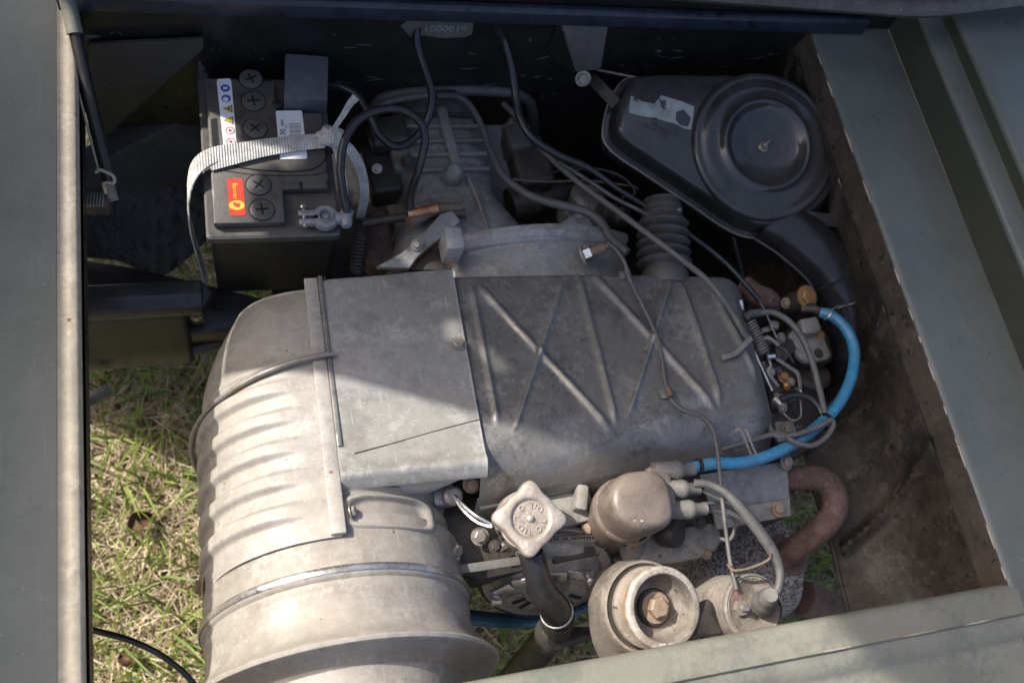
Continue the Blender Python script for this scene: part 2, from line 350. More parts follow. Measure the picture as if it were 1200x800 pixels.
def wob(x, y, z, s=1.):
    """smooth pseudo noise for dents"""
    return sum(math.sin(s * (k + 1) * 7 * x + _ph[k, 0] + 2 * math.sin(s * 5 * y + _ph[k, 1])) * math.sin(s * (k + 1) * 6 * y + _ph[k, 2] + s * 4 * z) / (k + 1) for k in range(4)) / 2

# ================================================================== SETTING: ground, grass
gv, gf = patch(lambda u, v: V(-60 + 120 * u, -60 + 120 * v, -GH), 8, 8)
g = finish('ground', gv, gf, 'soil'); g['kind'] = 'structure'
def blades(name, n, m, hmin, hmax, wid, lean, box_, flat=0.):
    x0, x1, y0, y1 = box_; vs = []; fs = []; tone = []
    px = RNG.uniform(x0, x1, n); py = RNG.uniform(y0, y1, n)
    for i in range(n):
        # clumping
        c = math.sin(px[i] * 31 + 3 * math.sin(py[i] * 23)) * math.sin(py[i] * 37 + 2 * math.sin(px[i] * 19))
        if flat == 0 and c < -.25 and RNG.random() < .75: continue
        if flat and c > .35 and RNG.random() < .7: continue
        h = RNG.uniform(hmin, hmax); a = RNG.uniform(0, 6.283); d = V(math.cos(a), math.sin(a), 0); s = V(-d[1], d[0], 0)
        w = wid * RNG.uniform(.6, 1.3); le = lean * RNG.uniform(.3, 1.4); b = V(px[i], py[i], -GH + RNG.uniform(0, .012))
        k = len(vs); dv = RNG.uniform(-.25, .25)
        for j, t in enumerate((0., .4, .75, 1.)):
            if flat: z = h * t * (.1 + .3 * RNG.random()); p = b + d * h * t * 1.0 + s * h * dv * t * t + V(0, 0, z * .6 + .004)
            else: p = b + d * le * h * t * t + s * dv * h * t * t * .4 + V(0, 0, h * t * (1 - .35 * le * t))
            ww = w * (1, .95, .6, .05)[j]
            vs += [p - s * ww, p + s * ww]
        fs += [(k + 2 * j, k + 2 * j + 1, k + 2 * j + 3, k + 2 * j + 2) for j in range(3)]
        tone += [RNG.random()] * 8
    me = bpy.data.meshes.new(name); me.from_pydata([tuple(v) for v in vs], [], fs)
    at = me.attributes.new('tone', 'FLOAT', 'POINT'); at.data.foreach_set('value', tone)
    me.polygons.foreach_set('use_smooth', [True] * len(me.polygons)); me.materials.append(MATS[m])
    o = bpy.data.objects.new(name, me); COL.objects.link(o); o['kind'] = 'stuff'; return o
GB = (-.75, 1.35, -.25, 1.15)
g = blades('grass', 11000, 'grass_green', .035, .12, .0020, .9, GB)
tag(g, 'short green grass growing on the ground under the vehicle', 'grass')
g = blades('dry_grass', 42000, 'grass_straw', .03, .13, .0012, 1., GB, flat=1.)
tag(g, 'dry straw coloured grass lying between the green blades', 'dry grass')
def fallen_leaf(px, py, a, size, lab):
    c = P(px, py, -GH + .03); d = V(math.cos(a), math.sin(a), 0); s = V(-d[1], d[0], 0)
    def fn(u, v):
        w = math.sin(math.pi * min(u * .96 + .03, 1)) ** .8 * .36; y = (v - .5) * 2
        return c + d * (u - .5) * size + s * y * w * size + V(0, 0, .012 * math.sin(u * 4) + .012 * y * y)
    o = finish('fallen_leaf', *patch(fn, 8, 6, V(0, 0, -.0006)), 'leaf_brown'); tag(o, lab, 'leaf')
fallen_leaf(165, 612, .6, .045, 'dead brown leaf lying in the straw between deck and fan shroud')
fallen_leaf(150, 772, 2.2, .035, 'small reddish dead leaf near the black wire on the grass')

# ================================================================== VEHICLE BODY
body = thing('vehicle_body', 'olive grey sheet metal vehicle body framing the open engine bay', 'vehicle body')
def extrude_profile(name, prof, a, b, fixed, m, parent, n=1, **k):
    """prof: list of 2D points (across, z); extruded along Y ('x' profile) or X ('y' profile)"""
    L0 = []; L1 = []
    for (p, z) in prof:
        L0.append(V(p, a, z) if fixed == 'x' else V(a, p, z)); L1.append(V(p, b, z) if fixed == 'x' else V(b, p, z))
    return finish(name, *loft([L0, L1]), m, parent, **k)
def sheet(pl, t=.003):          # open profile -> closed thin profile (offset downwards)
    return pl + [(x, z - t) for x, z in reversed(pl)]
XL, XR, YR, YF = -.155, .906, .022, .885
# left deck panel with its rolled, worn edge
extrude_profile('deck_panel', sheet([(-.62, 0), (-.40, .0005), (-.1785, 0.)]), -.6, 1.1, 'x', 'deck_lit', body)
extrude_profile('rolled_edge', sheet([(-.178, .0004), (-.166, .0006), (-.1595, -.0004), (-.1565, -.003), (-.1555, -.010), (-.1555, -.030)], .0025), -.6, .90, 'x', 'lip_worn', body, sharp=60)
extrude_profile('inner_flange', [(-.172, -.014), (-.1590, -.031), (-.1575, -.036), (-.1565, -.065), (-.172, -.065)], -.6, .88, 'x', 'black_gloss', body)
# unseen board and screen, added left of the frame to shade deck and bay
XB = -.47
o = finish('shade_board', *box(V(XB, .25, .152), .018, 1.75, .300), 'deck_paint', body)
hx, hy, hz = -SUNDIR.x, -SUNDIR.y, -SUNDIR.z
def back(p):                    # where the sun ray that reaches p passes the added screen
    t = (XB - p[0]) / hx; return p[1] + hy * t, p[2] + hz * t
def edge_y(z):
    zs = [.33, .43, .53, .74, .87, 1.05, 1.10, 1.20, 2.1]; ys = [.700, .715, .737, .764, .780, .80, .72, .62, .45]
    return float(np.interp(z, zs, ys))
holes = []  # openings shaped to let sun patches through the screen
def slot(pts, z): holes.append([back(P(x, y, z)) for x, y in pts])
slot([(408, 255), (455, 248), (482, 268), (450, 272)], -.09)
slot([(505, 368), (530, 368), (548, 400), (530, 402)], -.08)
slot([(552, 395), (565, 400), (600, 432), (585, 436)], -.08)
slot([(216, 300), (216, 190), (236, 150), (262, 165), (300, 172), (345, 178), (352, 192), (300, 196), (298, 220), (300, 265), (250, 300)], -.09)
def inpoly(y, z, poly):
    c = False; n = len(poly)
    for i in range(n):
        (y1, z1), (y2, z2) = poly[i], poly[(i + 1) % n]
        if (z1 > z) != (z2 > z) and y < (y2 - y1) * (z - z1) / (z2 - z1) + y1: c = not c
    return c
g = G(); CZ = .012; z = .330
while z < 2.08:
    y = edge_y(z); run = None; y1 = 2.3
    while y < y1:
        hole = z < .425 and y > .845 or (y < 1.45 and any(inpoly(y + CZ / 2, z + CZ / 2, h) for h in holes))
        if not hole and run is None: run = y
        if (hole) and run is not None: g.add(box(V(XB, (run + y) / 2, z + CZ / 2), .004, y - run, CZ)); run = None
        y += CZ
    if run is not None: g.add(box(V(XB, (run + y) / 2, z + CZ / 2), .004, y - run, CZ))
    z += CZ
g.build('shade_screen', 'canvas', body, smooth=False)
# right deck: rim strip, two steps up, flat deck
rimp = [(XR + .003, -.030), (XR + .0035, -.006), (XR + .008, -.0012), (XR + .014, 0), (1.050, 0), (1.0585, .0004)]
extrude_profile('rim_strip', sheet(rimp), -.35, .90, 'x', 'deck_paint', body, sharp=60)
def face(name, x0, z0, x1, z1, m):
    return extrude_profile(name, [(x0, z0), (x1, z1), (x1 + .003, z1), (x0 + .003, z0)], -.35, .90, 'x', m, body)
face('step_face', 1.0590, .0002, 1.0530, .0685, 'step_shade')
extrude_profile('step_ridge', sheet([(1.0520, .0680), (1.0530, .0715), (1.0570, .0730), (1.084, .0730), (1.0900, .0735)]), -.35, .90, 'x', 'deck_paint', body, sharp=60)
face('step_face', 1.0905, .0732, 1.0880, .0975, 'step_shade')
extrude_profile('deck_panel', sheet([(1.0870, .0970), (1.0880, .1005), (1.092, .1020), (1.106, .1022), (1.36, .1022)]), -.35, .90, 'x', 'deck_paint', body, sharp=60)
er = random.Random(3); yy = YR
while yy < .86:                 # rubbed-off paint along the rim edge, in broken lengths
    l_ = er.uniform(.01, .07)
    if er.random() < .8: finish('edge_chip', *tube([V(XR + .0036, yy, -.0055), V(XR + .0046, yy + l_ / 2, -.0038), V(XR + .0036, yy + l_, -.0055)], lambda t: .0016 * math.sin(math.pi * (.08 + .84 * t)), 6, 3), 'lip_worn', body)
    yy += l_ + er.uniform(0., .03)
# rear sill with its ribs
sill = [(YR, -.034), (YR, -.012), (YR - .003, -.004), (YR - .010, 0), (YR - .036, -.0005), (YR - .0385, .0022), (YR - .041, -.003), (YR - .062, -.004), (YR - .066, -.010), (YR - .0735, -.011), (YR - .40, -.012)]
o = extrude_profile('rear_sill', [(y, z) for y, z in sill] + [(y, z - .003) for y, z in reversed(sill)], XL - .02, 1.048, 'y', 'sill_paint', body, sharp=60)
finish('sill_corner', *box(V(1.0, -.0, .0012), .105, .10, .0022), 'deck_paint', body, bevel=.001)
# rubbed paint along the sill ridge, in broken lengths
xx = .40
while xx < 1.03:
    l_ = er.uniform(.015, .08)
    if er.random() < .7: finish('edge_chip', *tube([V(xx, YR - .0385, .0010), V(xx + l_ / 2, YR - .0385 + er.uniform(-.0006, .0006), .0014), V(xx + l_, YR - .0385, .0010)], lambda t: .0011 * math.sin(math.pi * (.08 + .84 * t)), 6, 3), 'lip_worn', body)
    xx += l_ + er.uniform(.005, .05)

# front wall with tunnel arch
arch = [PY(441, 150, YF), PY(437, 128, YF), PY(446, 114, YF), PY(475, 107, YF), PY(530, 104, YF), PY(590, 106, YF), PY(615, 113, YF), PY(624, 128, YF), PY(626, 152, YF)]
zb = -.33
out = [V(XL - .01, YF, -.002), V(XL - .01, YF, zb), V(arch[0][0], YF, zb)] + [V(p[0], YF, p[2]) for p in arch] + [V(arch[-1][0], YF, zb), V(arch[-1][0] + .02, YF, zb - .09), V(1.02, YF, zb - .09), V(1.02, YF, -.002)]
finish('front_wall', *prism(out, V(0, .006, 0)), 'black_paint', body, sharp=30)
finish('tunnel_lip', *tube([p + V(0, -.003, 0) for p in arch], .0085, 10, 6), 'rubber_dusty', body)
# tunnel behind the arch
g = G(); ar2 = [p for p in cr(arch, 3)]
g.add(loft([[p + V(0, .008, 0) for p in ar2], [p * V(1, 1, 1) + V(0, .35, -.05) for p in ar2]], cap=False))
g.build('tunnel', 'black_paint', body)
# scraped bare patch with the chassis number
sc = [(476, 25), (500, 23), (530, 25), (553, 24), (555, 30), (553, 40), (545, 44), (520, 45), (497, 42), (480, 43), (474, 35), (470, 31)]
finish('bare_patch', *prism([PY(x, y, YF - .0008) for x, y in sc], V(0, .0006, 0)), 'bare_patch', body)
text('chassis_number', '100001*', PY(521, 34, YF - .0010), V(1, 0, .02), V(0, -1, 0), .0165, 'lead_grey', body, stretch=1.1, depth=.0006)
# dented bitumen skin on the wall: uneven raised runs
g = G()
for k in range(46):
    x, z = RNG.uniform(.13, .88), RNG.uniform(-.17, -.04)
    if .28 < x < .46 and z > -.06: continue
    a = RNG.uniform(-.5, .5); l = RNG.uniform(.006, .035)
    p = V(x, YF - .0004, z); q = p + V(math.cos(a), 0, math.sin(a)) * l
    g.add(tube([p, (p + q) / 2 + V(0, -.0006, RNG.uniform(-.004, .004)), q], lambda t: .0012 * math.sin(math.pi * (t * .9 + .05)) + .0001, 5, 3))
gg = g.build('bitumen_run', 'black_gloss', body); gg['kind'] = 'stuff'
# bracket with bolt that carries the air cleaner arm
b1 = [PY(655, 25, YF - .004), PY(713, 28, YF - .004), PY(704, 82, YF - .03), PY(674, 84, YF - .03)]
finish('wall_bracket', *prism(b1, V(0, .004, 0)), 'wall_grey', body, bevel=.001)
finish('bracket_web', *prism([PY(655, 25, YF - .004), PY(674, 84, YF - .03), PY(668, 86, YF - .012), PY(640, 60, YF - .001)], V(.003, 0, 0)), 'black_paint', body)
bolt('bracket_bolt', PY(683, 92, YF - .035), V(-.1, -.8, .5), .0085, 'steel_dull', body)
# raised hatch at the front edge
lipz = [(YF - .008, .002), (YF - .008, .026), (YF - .002, .030), (YF + .006, .030), (YF + .006, .002)]
extrude_profile('hatch_lip', lipz, XL - .02, 1.0, 'y', 'blue_black', body, bevel=.002)
g = G()
g.add(prism([V(XL - .02, YF + .0075, .0), V(1.36, YF + .0075, .0), V(1.36, YF + .02, .86), V(XL - .02, YF + .02, .86)], V(0, .012, 0)))
hl = g.build('hatch_lid', 'black_paint', body)
finish('hatch_rib', *box(V(.5, YF + .004, .052), 1.3, .010, .010), 'black_paint', hl, bevel=.002)
cb = [P(780, 2, .07), P(900, 11, .09), P(1000, 18, .11), P(1075, 23, .125), P(1140, 17, .135), P(1230, 5, .145), P(1330, -8, .155)]
finish('hinge_beam', *tube([p + V(0, .012, .012) for p in cb], .017, 10, 6, flat=.8), 'wall_grey', hl)
# right side: vertical flange and the mudguard below it
fl = [V(XR + .002, YR - .02, -.004), V(XR + .002, YF + .01, -.004), V(XR - .003, YF + .01, -.042), V(XR - .003, YR - .02, -.042)]
finish('bay_flange', *prism(fl, V(.003, 0, 0)), 'mud_brown', body)
cre = [((1000, 560), (1100, 508)), ((1010, 652), (1135, 608)), ((990, 470), (1050, 425))]
def mud(u, v):
    y = YR - .03 + (YF + .02 - YR) * v
    top = V(XR - .003, y, -.040)
    xb = .825 + .11 * sm(v, .30, .50) + .006 * math.sin(9 * v); bot = V(xb, y, -.23 - .18 * sm(v, .32, .55))
    p = top * (1 - u) + bot * u; p = p + V(.035 * math.sin(math.pi * u), 0, -.02 * math.sin(math.pi * u))
    k = 0
    for c0 in (.13, .36, .60, .85):
        d = abs(v - c0 - .12 * (1 - u)); k += math.exp(-(d / .010) ** 2) * (1 if u < .93 else 0)
    return p + V(-.013 * k, 0, .010 * k) + V(-.006, 0, .005) * wob(p[0] * 2, p[1] * 2, p[2] * 2, 1.2)
finish('mudguard', *patch(mud, 40, 140, V(.004, 0, -.004)), 'mud_brown', body)
finish('mudguard_lip', *tube([mud(1, t) for t in np.linspace(0, .28, 7)], .004, 8, 4), 'mud_brown', body)
# left front corner: folded mudguard panels
l1 = [(92, 178, -.27), (135, 152, -.255), (190, 124, -.235), (250, 98, -.215)]
l2 = [(92, 208, -.285), (135, 180, -.268), (190, 152, -.248), (250, 124, -.228)]
l3 = [(92, 235, -.31), (140, 230, -.315), (190, 222, -.32), (250, 215, -.325)]
l4 = [(92, 300, -.36), (140, 306, -.37), (190, 322, -.385), (250, 275, -.36)]
rows = [[P(*q) for q in l] for l in (l1, l2, l3, l4)]
def strip(a, b, nu=30, nv=14, amp=.002):
    A = cr(a, 10); B = cr(b, 10)
    def fn(u, v):
        i = min(int(u * (len(A) - 1)), len(A) - 1); p = A[i] * (1 - v) + B[i] * v
        return p + V(0, 0, amp) * wob(p[0] * 4, p[1] * 4, 0, 3)
    return patch(fn, nu, nv, V(0, 0, -.003))
finish('mudguard_ledge', *strip(rows[0], rows[1], amp=.0005), 'wall_grey', body)
finish('mudguard_face', *strip(rows[1], rows[2], amp=.001), 'wall_grey', body)
finish('mudguard_face', *strip(rows[2], rows[3], 40, 30, amp=.0016), 'black_gloss', body)
# sloping plate in front of the wall (dusty, left of the battery)
finish('corner_plate', *prism([PY(104, 52, YF - .012), PY(238, 46, YF - .012), PY(238, 58, YF - .012), PY(132, 152, YF - .02), PY(104, 160, YF - .02)], V(0, .004, 0)), 'plate_dark', body)
# unseen wall added under the deck to keep sun off the front grass
finish('grass_shade_wall', *box(V(-.33, .93, -.33), .004, .62, .60), 'black_paint', body)
# cross member between mudguard and battery
cm = [P(92, 303, -.27), P(150, 312, -.275), P(230, 330, -.28), P(318, 352, -.285), P(292, 384, -.285), P(225, 392, -.28), P(92, 392, -.27)]
finish('undertray', *box(V(.56, 1.0, -.42), .98, 1.0, .004), 'black_paint', body)
finish('cross_member', *prism(cm, V(0, 0, -.05)), 'black_paint', body, bevel=.003)

# ================================================================== ENGINE
engine = thing('engine', 'dusty air cooled engine with alloy fan shroud and ribbed sheet metal cover', 'engine')
EO = V(.101, .112, -.18); EA = nrm(V(.02, .973, -.228)); E1 = nrm(V(1, 0, 0) - EA * EA[0]); E2 = np.cross(E1, EA)
def cyl(s, th, r): return EO + EA * s + (E1 * math.cos(th) + E2 * math.sin(th)) * r
PL0 = EO + E2 * .1655
def top(px, py, h=0.): return PP(px, py, PL0 + E2 * h, E2)
# -- fan inlet: rings and bell lip (axis points to the rear and up)
inl = [(.135, -.24), (.1335, -.20), (.131, -.13), (.130, -.105), (.134, -.088), (.146, -.080), (.168, -.0775), (.1795, -.0765), (.1815, -.0735), (.1795, -.0705), (.166, -.063), (.159, -.052), (.1562, -.036), (.1555, -.018), (.1570, -.014), (.1572, -.0095), (.1560, -.006), (.1560, .0), (.158, .0015), (.1605, .005), (.1612, .009), (.1600, .013), (.157, .015), (.1568, .075), (.150, .076)]
finish('fan_inlet', *lathe([(r, -s) for r, s in inl], EO, -EA, 120, xd=E1, arc=(-30, 210)), 'inlet_alloy', engine, sharp=30)
finish('clamp_band', *lathe([(.1618, -.0055), (.1628, -.0080), (.1628, -.0115), (.1618, -.0135)], EO, -EA, 120, xd=E1, arc=(-28, 208)), 'steel_bare', engine)
# -- fan shroud: ribbed half shell, tangent top, rounded front end
S0, S1 = .047, .405
def shroud(u, v):
    th = rad(215 - 125 * u); s = S0 + (S1 - S0) * v
    r = .1612
    fr = max(0., (s - .30) / (S1 - .30)); side = sm(rad(185) - th, -.4, 1.2)
    r -= .085 * fr ** 2.0 * (1 - side) + .016 * fr ** 3 * side
    fade = sm(math.degrees(th), 95, 122) * sm(s, .047, .075) * (1 - sm(s, .27, .30))
    k = sm(.5 + .5 * math.cos(2 * math.pi * ((s - .006 * (th - 1.57)) / .0415)), .25, .85)
    r -= .010 * sm(math.degrees(th), 130, 185)
    r += .0080 * k * fade
    if .283 < s < .305: r += .0010 * fade
    p = cyl(s, th, r)
    return p + E2 * .0008 * wob(p[0] * 2, p[1] * 2, 0, 2)
finish('fan_shroud', *patch(shroud, 70, 200, lambda u, v: -nrm(E1 * math.cos(rad(215 - 125 * u)) + E2 * math.sin(rad(215 - 125 * u))) * .003), 'shroud_alloy', engine, sharp=50)
# front closing wall of the shroud
fl = [shroud(u, 1.0) for u in np.linspace(0, 1, 40)]
finish('shroud_front', *prism(fl + [cyl(S1, 0, .12), cyl(S1, rad(-60), .12)], -E2 * 0 + EA * .003), 'shroud_alloy', engine)
# clip strap on the crest: channel with a bright flange and a dark bead
def strapseg(off, w, h0, h1, s0, s1): return loft([[cyl(s, rad(90), .1612) + E1 * (off + dx) + E2 * dz for dx, dz in ((0, h0), (w, h0), (w, h1), (0, h1))] for s in np.linspace(s0, s1, 12)])
finish('strap_flange', *strapseg(-.013, .017, -.001, .006, .048, .41), 'shroud_alloy', engine, bevel=.0015)
finish('strap_bead', *strapseg(.0045, .006, .0, .0085, .155, .412), 'cover_grey', engine, bevel=.0015)
finish('strap_groove', *strapseg(.0105, .005, -.001, .0045, .155, .412), 'oily_metal', engine, bevel=.001)
bolt('strap_bolt', cyl(.075, rad(90), .160) + E1 * .012, E1 + E2 * .4, .006, 'steel_dull', engine)
finish('strap_tab', *box(cyl(.066, rad(90), .166) - E1 * .004, .006, .014, .002, E1, EA, E2), 'rust_bolt', engine, bevel=.0006)
# hook wire across the shroud
hw = [cyl(.262 + .012 * k, rad(a), .1612 + h) for k, a, h in ((-1.6, 203, .004), (-.6, 193, .006), (0, 178, .0052), (.3, 160, .0045), (.6, 140, .0045), (1., 120, .0055), (1.4, 103, .0085), (1.6, 92, .0115), (1.7, 86, .0125))]
finish('hook_wire', *tube(hw, .0034, 10, 8), 'steel_dull', engine)
# bolt low on the shroud's side
bolt('shroud_bolt', cyl(.060, rad(168), .160), cyl(0, rad(168), 1) - EO, .008, 'rust_bolt', engine)
# -- flat duct plate right of the strap
q = [(372, 323), (529, 309), (573, 553), (400, 569)]
def plate(u, v):                # u left-right, v rear-front
    a = V(*q[3]) * (1 - u) + V(*q[2]) * u; b = V(*q[0]) * (1 - u) + V(*q[1]) * u; c = a * (1 - v) + b * v
    p = top(c[0], c[1], .0015)
    p = p - E2 * (.010 * (1 - sm(v, 0, .045)) ** 2) + E2 * .0045 * math.exp(-((v - .055) / .03) ** 2)
    p = p - E2 * .012 * max(0, (v - .965) / .035) ** 2
    return p + E2 * .0011 * wob(p[0] * 1.6, p[1] * 1.6, 0, 1.5)
finish('duct_plate', *patch(plate, 50, 80, -E2 * .003), 'plate_alloy', engine, sharp=50)
finish('plate_seam', *tube([top(x, y, .0022) for x, y in ((415, 531), (460, 519), (520, 502), (566, 490))], .00055, 5, 4), 'oily_metal', engine)
bolt('plate_bolt', top(537, 403, .002), E2, .0075, 'steel_dull', engine, h=.005)
# duct side below the plate's rear edge
qq = [(411, 566), (500, 561), (502, 612), (411, 606)]
finish('duct_side', *prism([top(411, 560, -.006), top(566, 552, -.006), top(500, 580, -.055), top(412, 600, -.055)], EA * .05), 'shroud_alloy', engine, bevel=.004)
# -- cast fan housing quarter (right of the strap, behind the inlet ring)
def housing(u, v):
    th = rad(91 - 100 * u); s = .046 + .088 * v; r = .1545
    d = math.degrees(th)
    # cast pads with raised borders
    for (a0, a1, s0, s1) in ((46, 88, .058, .096), (60, 88, .106, .140)):
        x = (d - (a0 + a1) / 2) / ((a1 - a0) / 2); y = (s - (s0 + s1) / 2) / ((s1 - s0) / 2)
        e = (abs(x) ** 4 + abs(y) ** 4) ** .25
        r += .006 * math.exp(-((e - 1) / .16) ** 2) - .0025 * (1 - sm(e, .75, .95))
    if d < 44: r += .0022 * math.cos((s - .05) * 2 * math.pi / .022) * sm(46 - d, 0, 6) - .010 * sm(44 - d, 0, 40)
    return cyl(s, th, r)
finish('fan_housing', *patch(housing, 110, 70, lambda u, v: -(E1 * math.cos(rad(91 - 100 * u)) + E2 * math.sin(rad(91 - 100 * u))) * .006), 'inlet_alloy', engine, sharp=50)
bolt('housing_bolt', cyl(.055, rad(26), .152), E1 * .5 + E2 * .6 - EA * .5, .0085, 'steel_dull', engine, h=.014)
finish('housing_lug', *box(cyl(.050, rad(24), .150), .02, .02, .02, E1, EA, E2), 'inlet_alloy', engine, bevel=.004)
# -- X-ribbed cylinder cover
ribs = [((563, 337), (717, 503)), ((658, 335), (603, 503)), ((677, 322), (722, 495)), ((695, 322), (838, 476)), ((788, 323), (737, 485)), ((798, 333), (845, 470)), ((553, 337), (583, 495)), ((835, 340), (888, 440))]
ck = [(524, 317), (890, 320), (938, 496), (570, 562)]
def cover(u, v):                # v: rear to front
    a = V(*ck[3]) * (1 - u) + V(*ck[2]) * u; b = V(*ck[0]) * (1 - u) + V(*ck[1]) * u; c = a * (1 - v) + b * v
    c = c + V(0, 6 * math.sin(math.pi * u) * (v - .5) * -1.2)
    p = top(c[0], c[1], -.004)
    for k, (A, B) in enumerate(ribs):
        d, t = segd(c, A, B)
        if d < 16:
            e = min(1., min(t, 1 - t) * 14); p = p + E2 * .0056 * math.exp(-(d / 3.5) ** 2) * (.35 + .65 * e)
    rear = max(0., (.20 - v) / .20); rt = max(0., (u - .86) / .14); fr = max(0., (v - .955) / .045)
    drop = .050 * rear ** 2.2 + .070 * rt ** 2.4 + .020 * fr ** 2
    p = p - E2 * drop
    # dented, slack rear slope
    dent = math.exp(-((v - .14 - .08 * u) / .07) ** 2) * (1 - abs(2 * u - 1) ** 4)
    p = p - E2 * .006 * dent * (.6 + .4 * math.sin(9 * u)) + E2 * .0014 * wob(p[0] * 1.7, p[1] * 1.7, 0, 1.4)
    return p
finish('ribbed_cover', *patch(cover, 200, 150, -E2 * .003), 'cover_grey', engine, sharp=60)
def skirt(u, v):                # side walls of the cover, running down
    if u < .55: b = cover(u / .55, 0.) ; n = -EA
    else: b = cover(1., (u - .55) / .45); n = E1
    return b - E2 * (.001 + .075 * v) + n * .004 * math.sin(3 * v)
finish('cover_skirt', *patch(skirt, 60, 8, V(-.002, .002, 0)), 'cover_grey', engine)
fskirt = [cover(u, 1.) for u in np.linspace(0, 1, 40)]
finish('cover_front', *loft([[p - E2 * .002 for p in fskirt] + [p - E2 * .002 - EA * .003 for p in fskirt[::-1]], [p - E2 * .09 for p in fskirt] + [p - E2 * .09 - EA * .003 for p in fskirt[::-1]]]), 'cover_grey', engine)
# wire clips (tin tabs) on the cover
for x, y in ((733, 322), (781, 461)):
    c = top(x, y, .000); finish('wire_clip', *box(c, .018, .014, .0018, E1, EA, E2), 'cover_grey', engine, bevel=.0006)
    finish('clip_fold', *tube([c + E1 * .003 - EA * .007 + E2 * .003, c + E1 * .003 + EA * .007 + E2 * .003], .0042, 10, 1), 'wire_brown', engine)
# spring clip on the rear of the cover
for dx in (0, 6):
    finish('spring_clip', *tube([top(862 + dx, 505, .004), top(868 + dx, 503, .010), top(873 + dx, 515, .006), top(880 + dx, 532, -.01)], .0016, 6, 5), 'steel_dull', engine)
# lever on the right of the cover
finish('cover_lever', *tube([top(846, 419, .003), top(862, 413, .006), top(874, 402, .010), top(880, 396, .012)], .0042, 8, 6, flat=.5), 'steel_dull', engine)
# -- crankcase mass under the covers
g = G()
g.add(box(V(.49, .36, -.30), .46, .30, .26)); g.add(box(V(.20, .34, -.32), .20, .26, .2))
finish('crankcase', g.v, g.f, 'oily_metal', engine, bevel=.01)
# -- rear edge of the cylinder block: ledges, cover strips, bolts
def zp(x, y, z): return P(x, y, z)
finish('block_ledge', *prism([zp(498, 590, -.155), zp(700, 556, -.155), zp(925, 540, -.15), zp(928, 604, -.15), zp(840, 622, -.155), zp(560, 680, -.16), zp(498, 660, -.16)], V(0, 0, -.08)), 'oily_metal', engine, bevel=.004)
finish('tin_panel', *prism([zp(820, 556, -.12), zp(922, 540, -.115), zp(926, 590, -.125), zp(836, 604, -.13)], V(0, 0, -.003)), 'cover_grey', engine, bevel=.001)
finish('tin_flange', *prism([zp(836, 598, -.124), zp(926, 584, -.118), zp(927, 604, -.12), zp(840, 620, -.127)], V(0, 0, -.006)), 'cast_dirty', engine, bevel=.0015)
bolt('flange_bolt', zp(912, 597, -.116), V(0, 0, 1), .007, 'rust_bolt', engine)
bolt('tin_bolt', zp(921, 541, -.112), V(.3, -.2, 1), .008, 'steel_dull', engine)
finish('head_strip', *bar(zp(560, 592, -.115), zp(690, 565, -.112), .014, .012), 'cast_dirty', engine, bevel=.002)
bolt('strip_bolt', zp(553, 566, -.096), V(0, -.5, .8), .0085, 'rust_bolt', engine)
for k, (x0, y0, x1, y1, z, w, mm) in enumerate(((580, 572, 622, 562, -.122, .05, 'cast_dirty'), (640, 600, 690, 588, -.128, .05, 'cast_dirty'), (677, 600, 680, 570, -.11, .016, 'cast_dirty'), (505, 582, 530, 578, -.12, .03, 'lead_grey'), (640, 640, 690, 630, -.16, .05, 'oily_metal'))):
    finish('cast_boss', *bar(zp(x0, y0, z), zp(x1, y1, z), w, .03), mm, engine, bevel=.004)
finish('plug_boss', *merged(lathe([(0, .0), (.012, .0), (.012, .012), (.008, .016), (.0, .016)], zp(528, 582, -.105), (.1, -.1, 1), 20)), 'steel_dull', engine, sharp=30)
bolt('block_bolt', zp(562, 628, -.14), V(0, -.3, 1), .008, 'steel_dull', engine)
for x, y in ((602, 560), (655, 612), (820, 612), (580, 640)):
    bolt('block_bolt', zp(x, y, -.128), V(0, -.2, 1), .006, 'oily_metal', engine)
# valve cover below the distributor
vc = [(742, 640), (760, 625), (800, 618), (835, 612), (843, 622), (846, 632), (838, 645), (815, 656), (780, 662), (748, 664)]
L0 = [zp(x, y, -.15) for x, y in vc]; c0 = sum(L0) / len(L0)
finish('valve_cover', *loft([[p - V(0, 0, .06) for p in L0], L0, [c0 + (p - c0) * .93 + V(0, 0, .007) for p in L0]]), 'cast_dirty', engine, bevel=.002, sharp=45)
bolt('valve_cover_bolt', zp(828, 648, -.147), V(.1, -.3, 1), .0055, 'rust_bolt', engine)
# flat steel lever below the filler
finish('throttle_lever', *bar(zp(533, 668, -.13), zp(640, 652, -.13), .011, .004), 'wire_grey', engine, bevel=.001)

# ------------------------------------------------------------------ dipstick
d = thing('dipstick', 'flattened pale steel dipstick loop beside the oil filler', 'dipstick')
c = [zp(533, 580, -.088), zp(541, 590, -.075), zp(556, 603, -.062), zp(573, 613, -.06), zp(575, 617, -.06), zp(560, 612, -.066), zp(545, 600, -.075), zp(536, 588, -.085)]
finish('handle_loop', *tube(c + [c[0]], .0022, 8, 6), 'bright_steel', d)
finish('stem', *tube([zp(533, 580, -.088), zp(530, 584, -.13)], .0035, 8, 2), 'steel_dull', d)

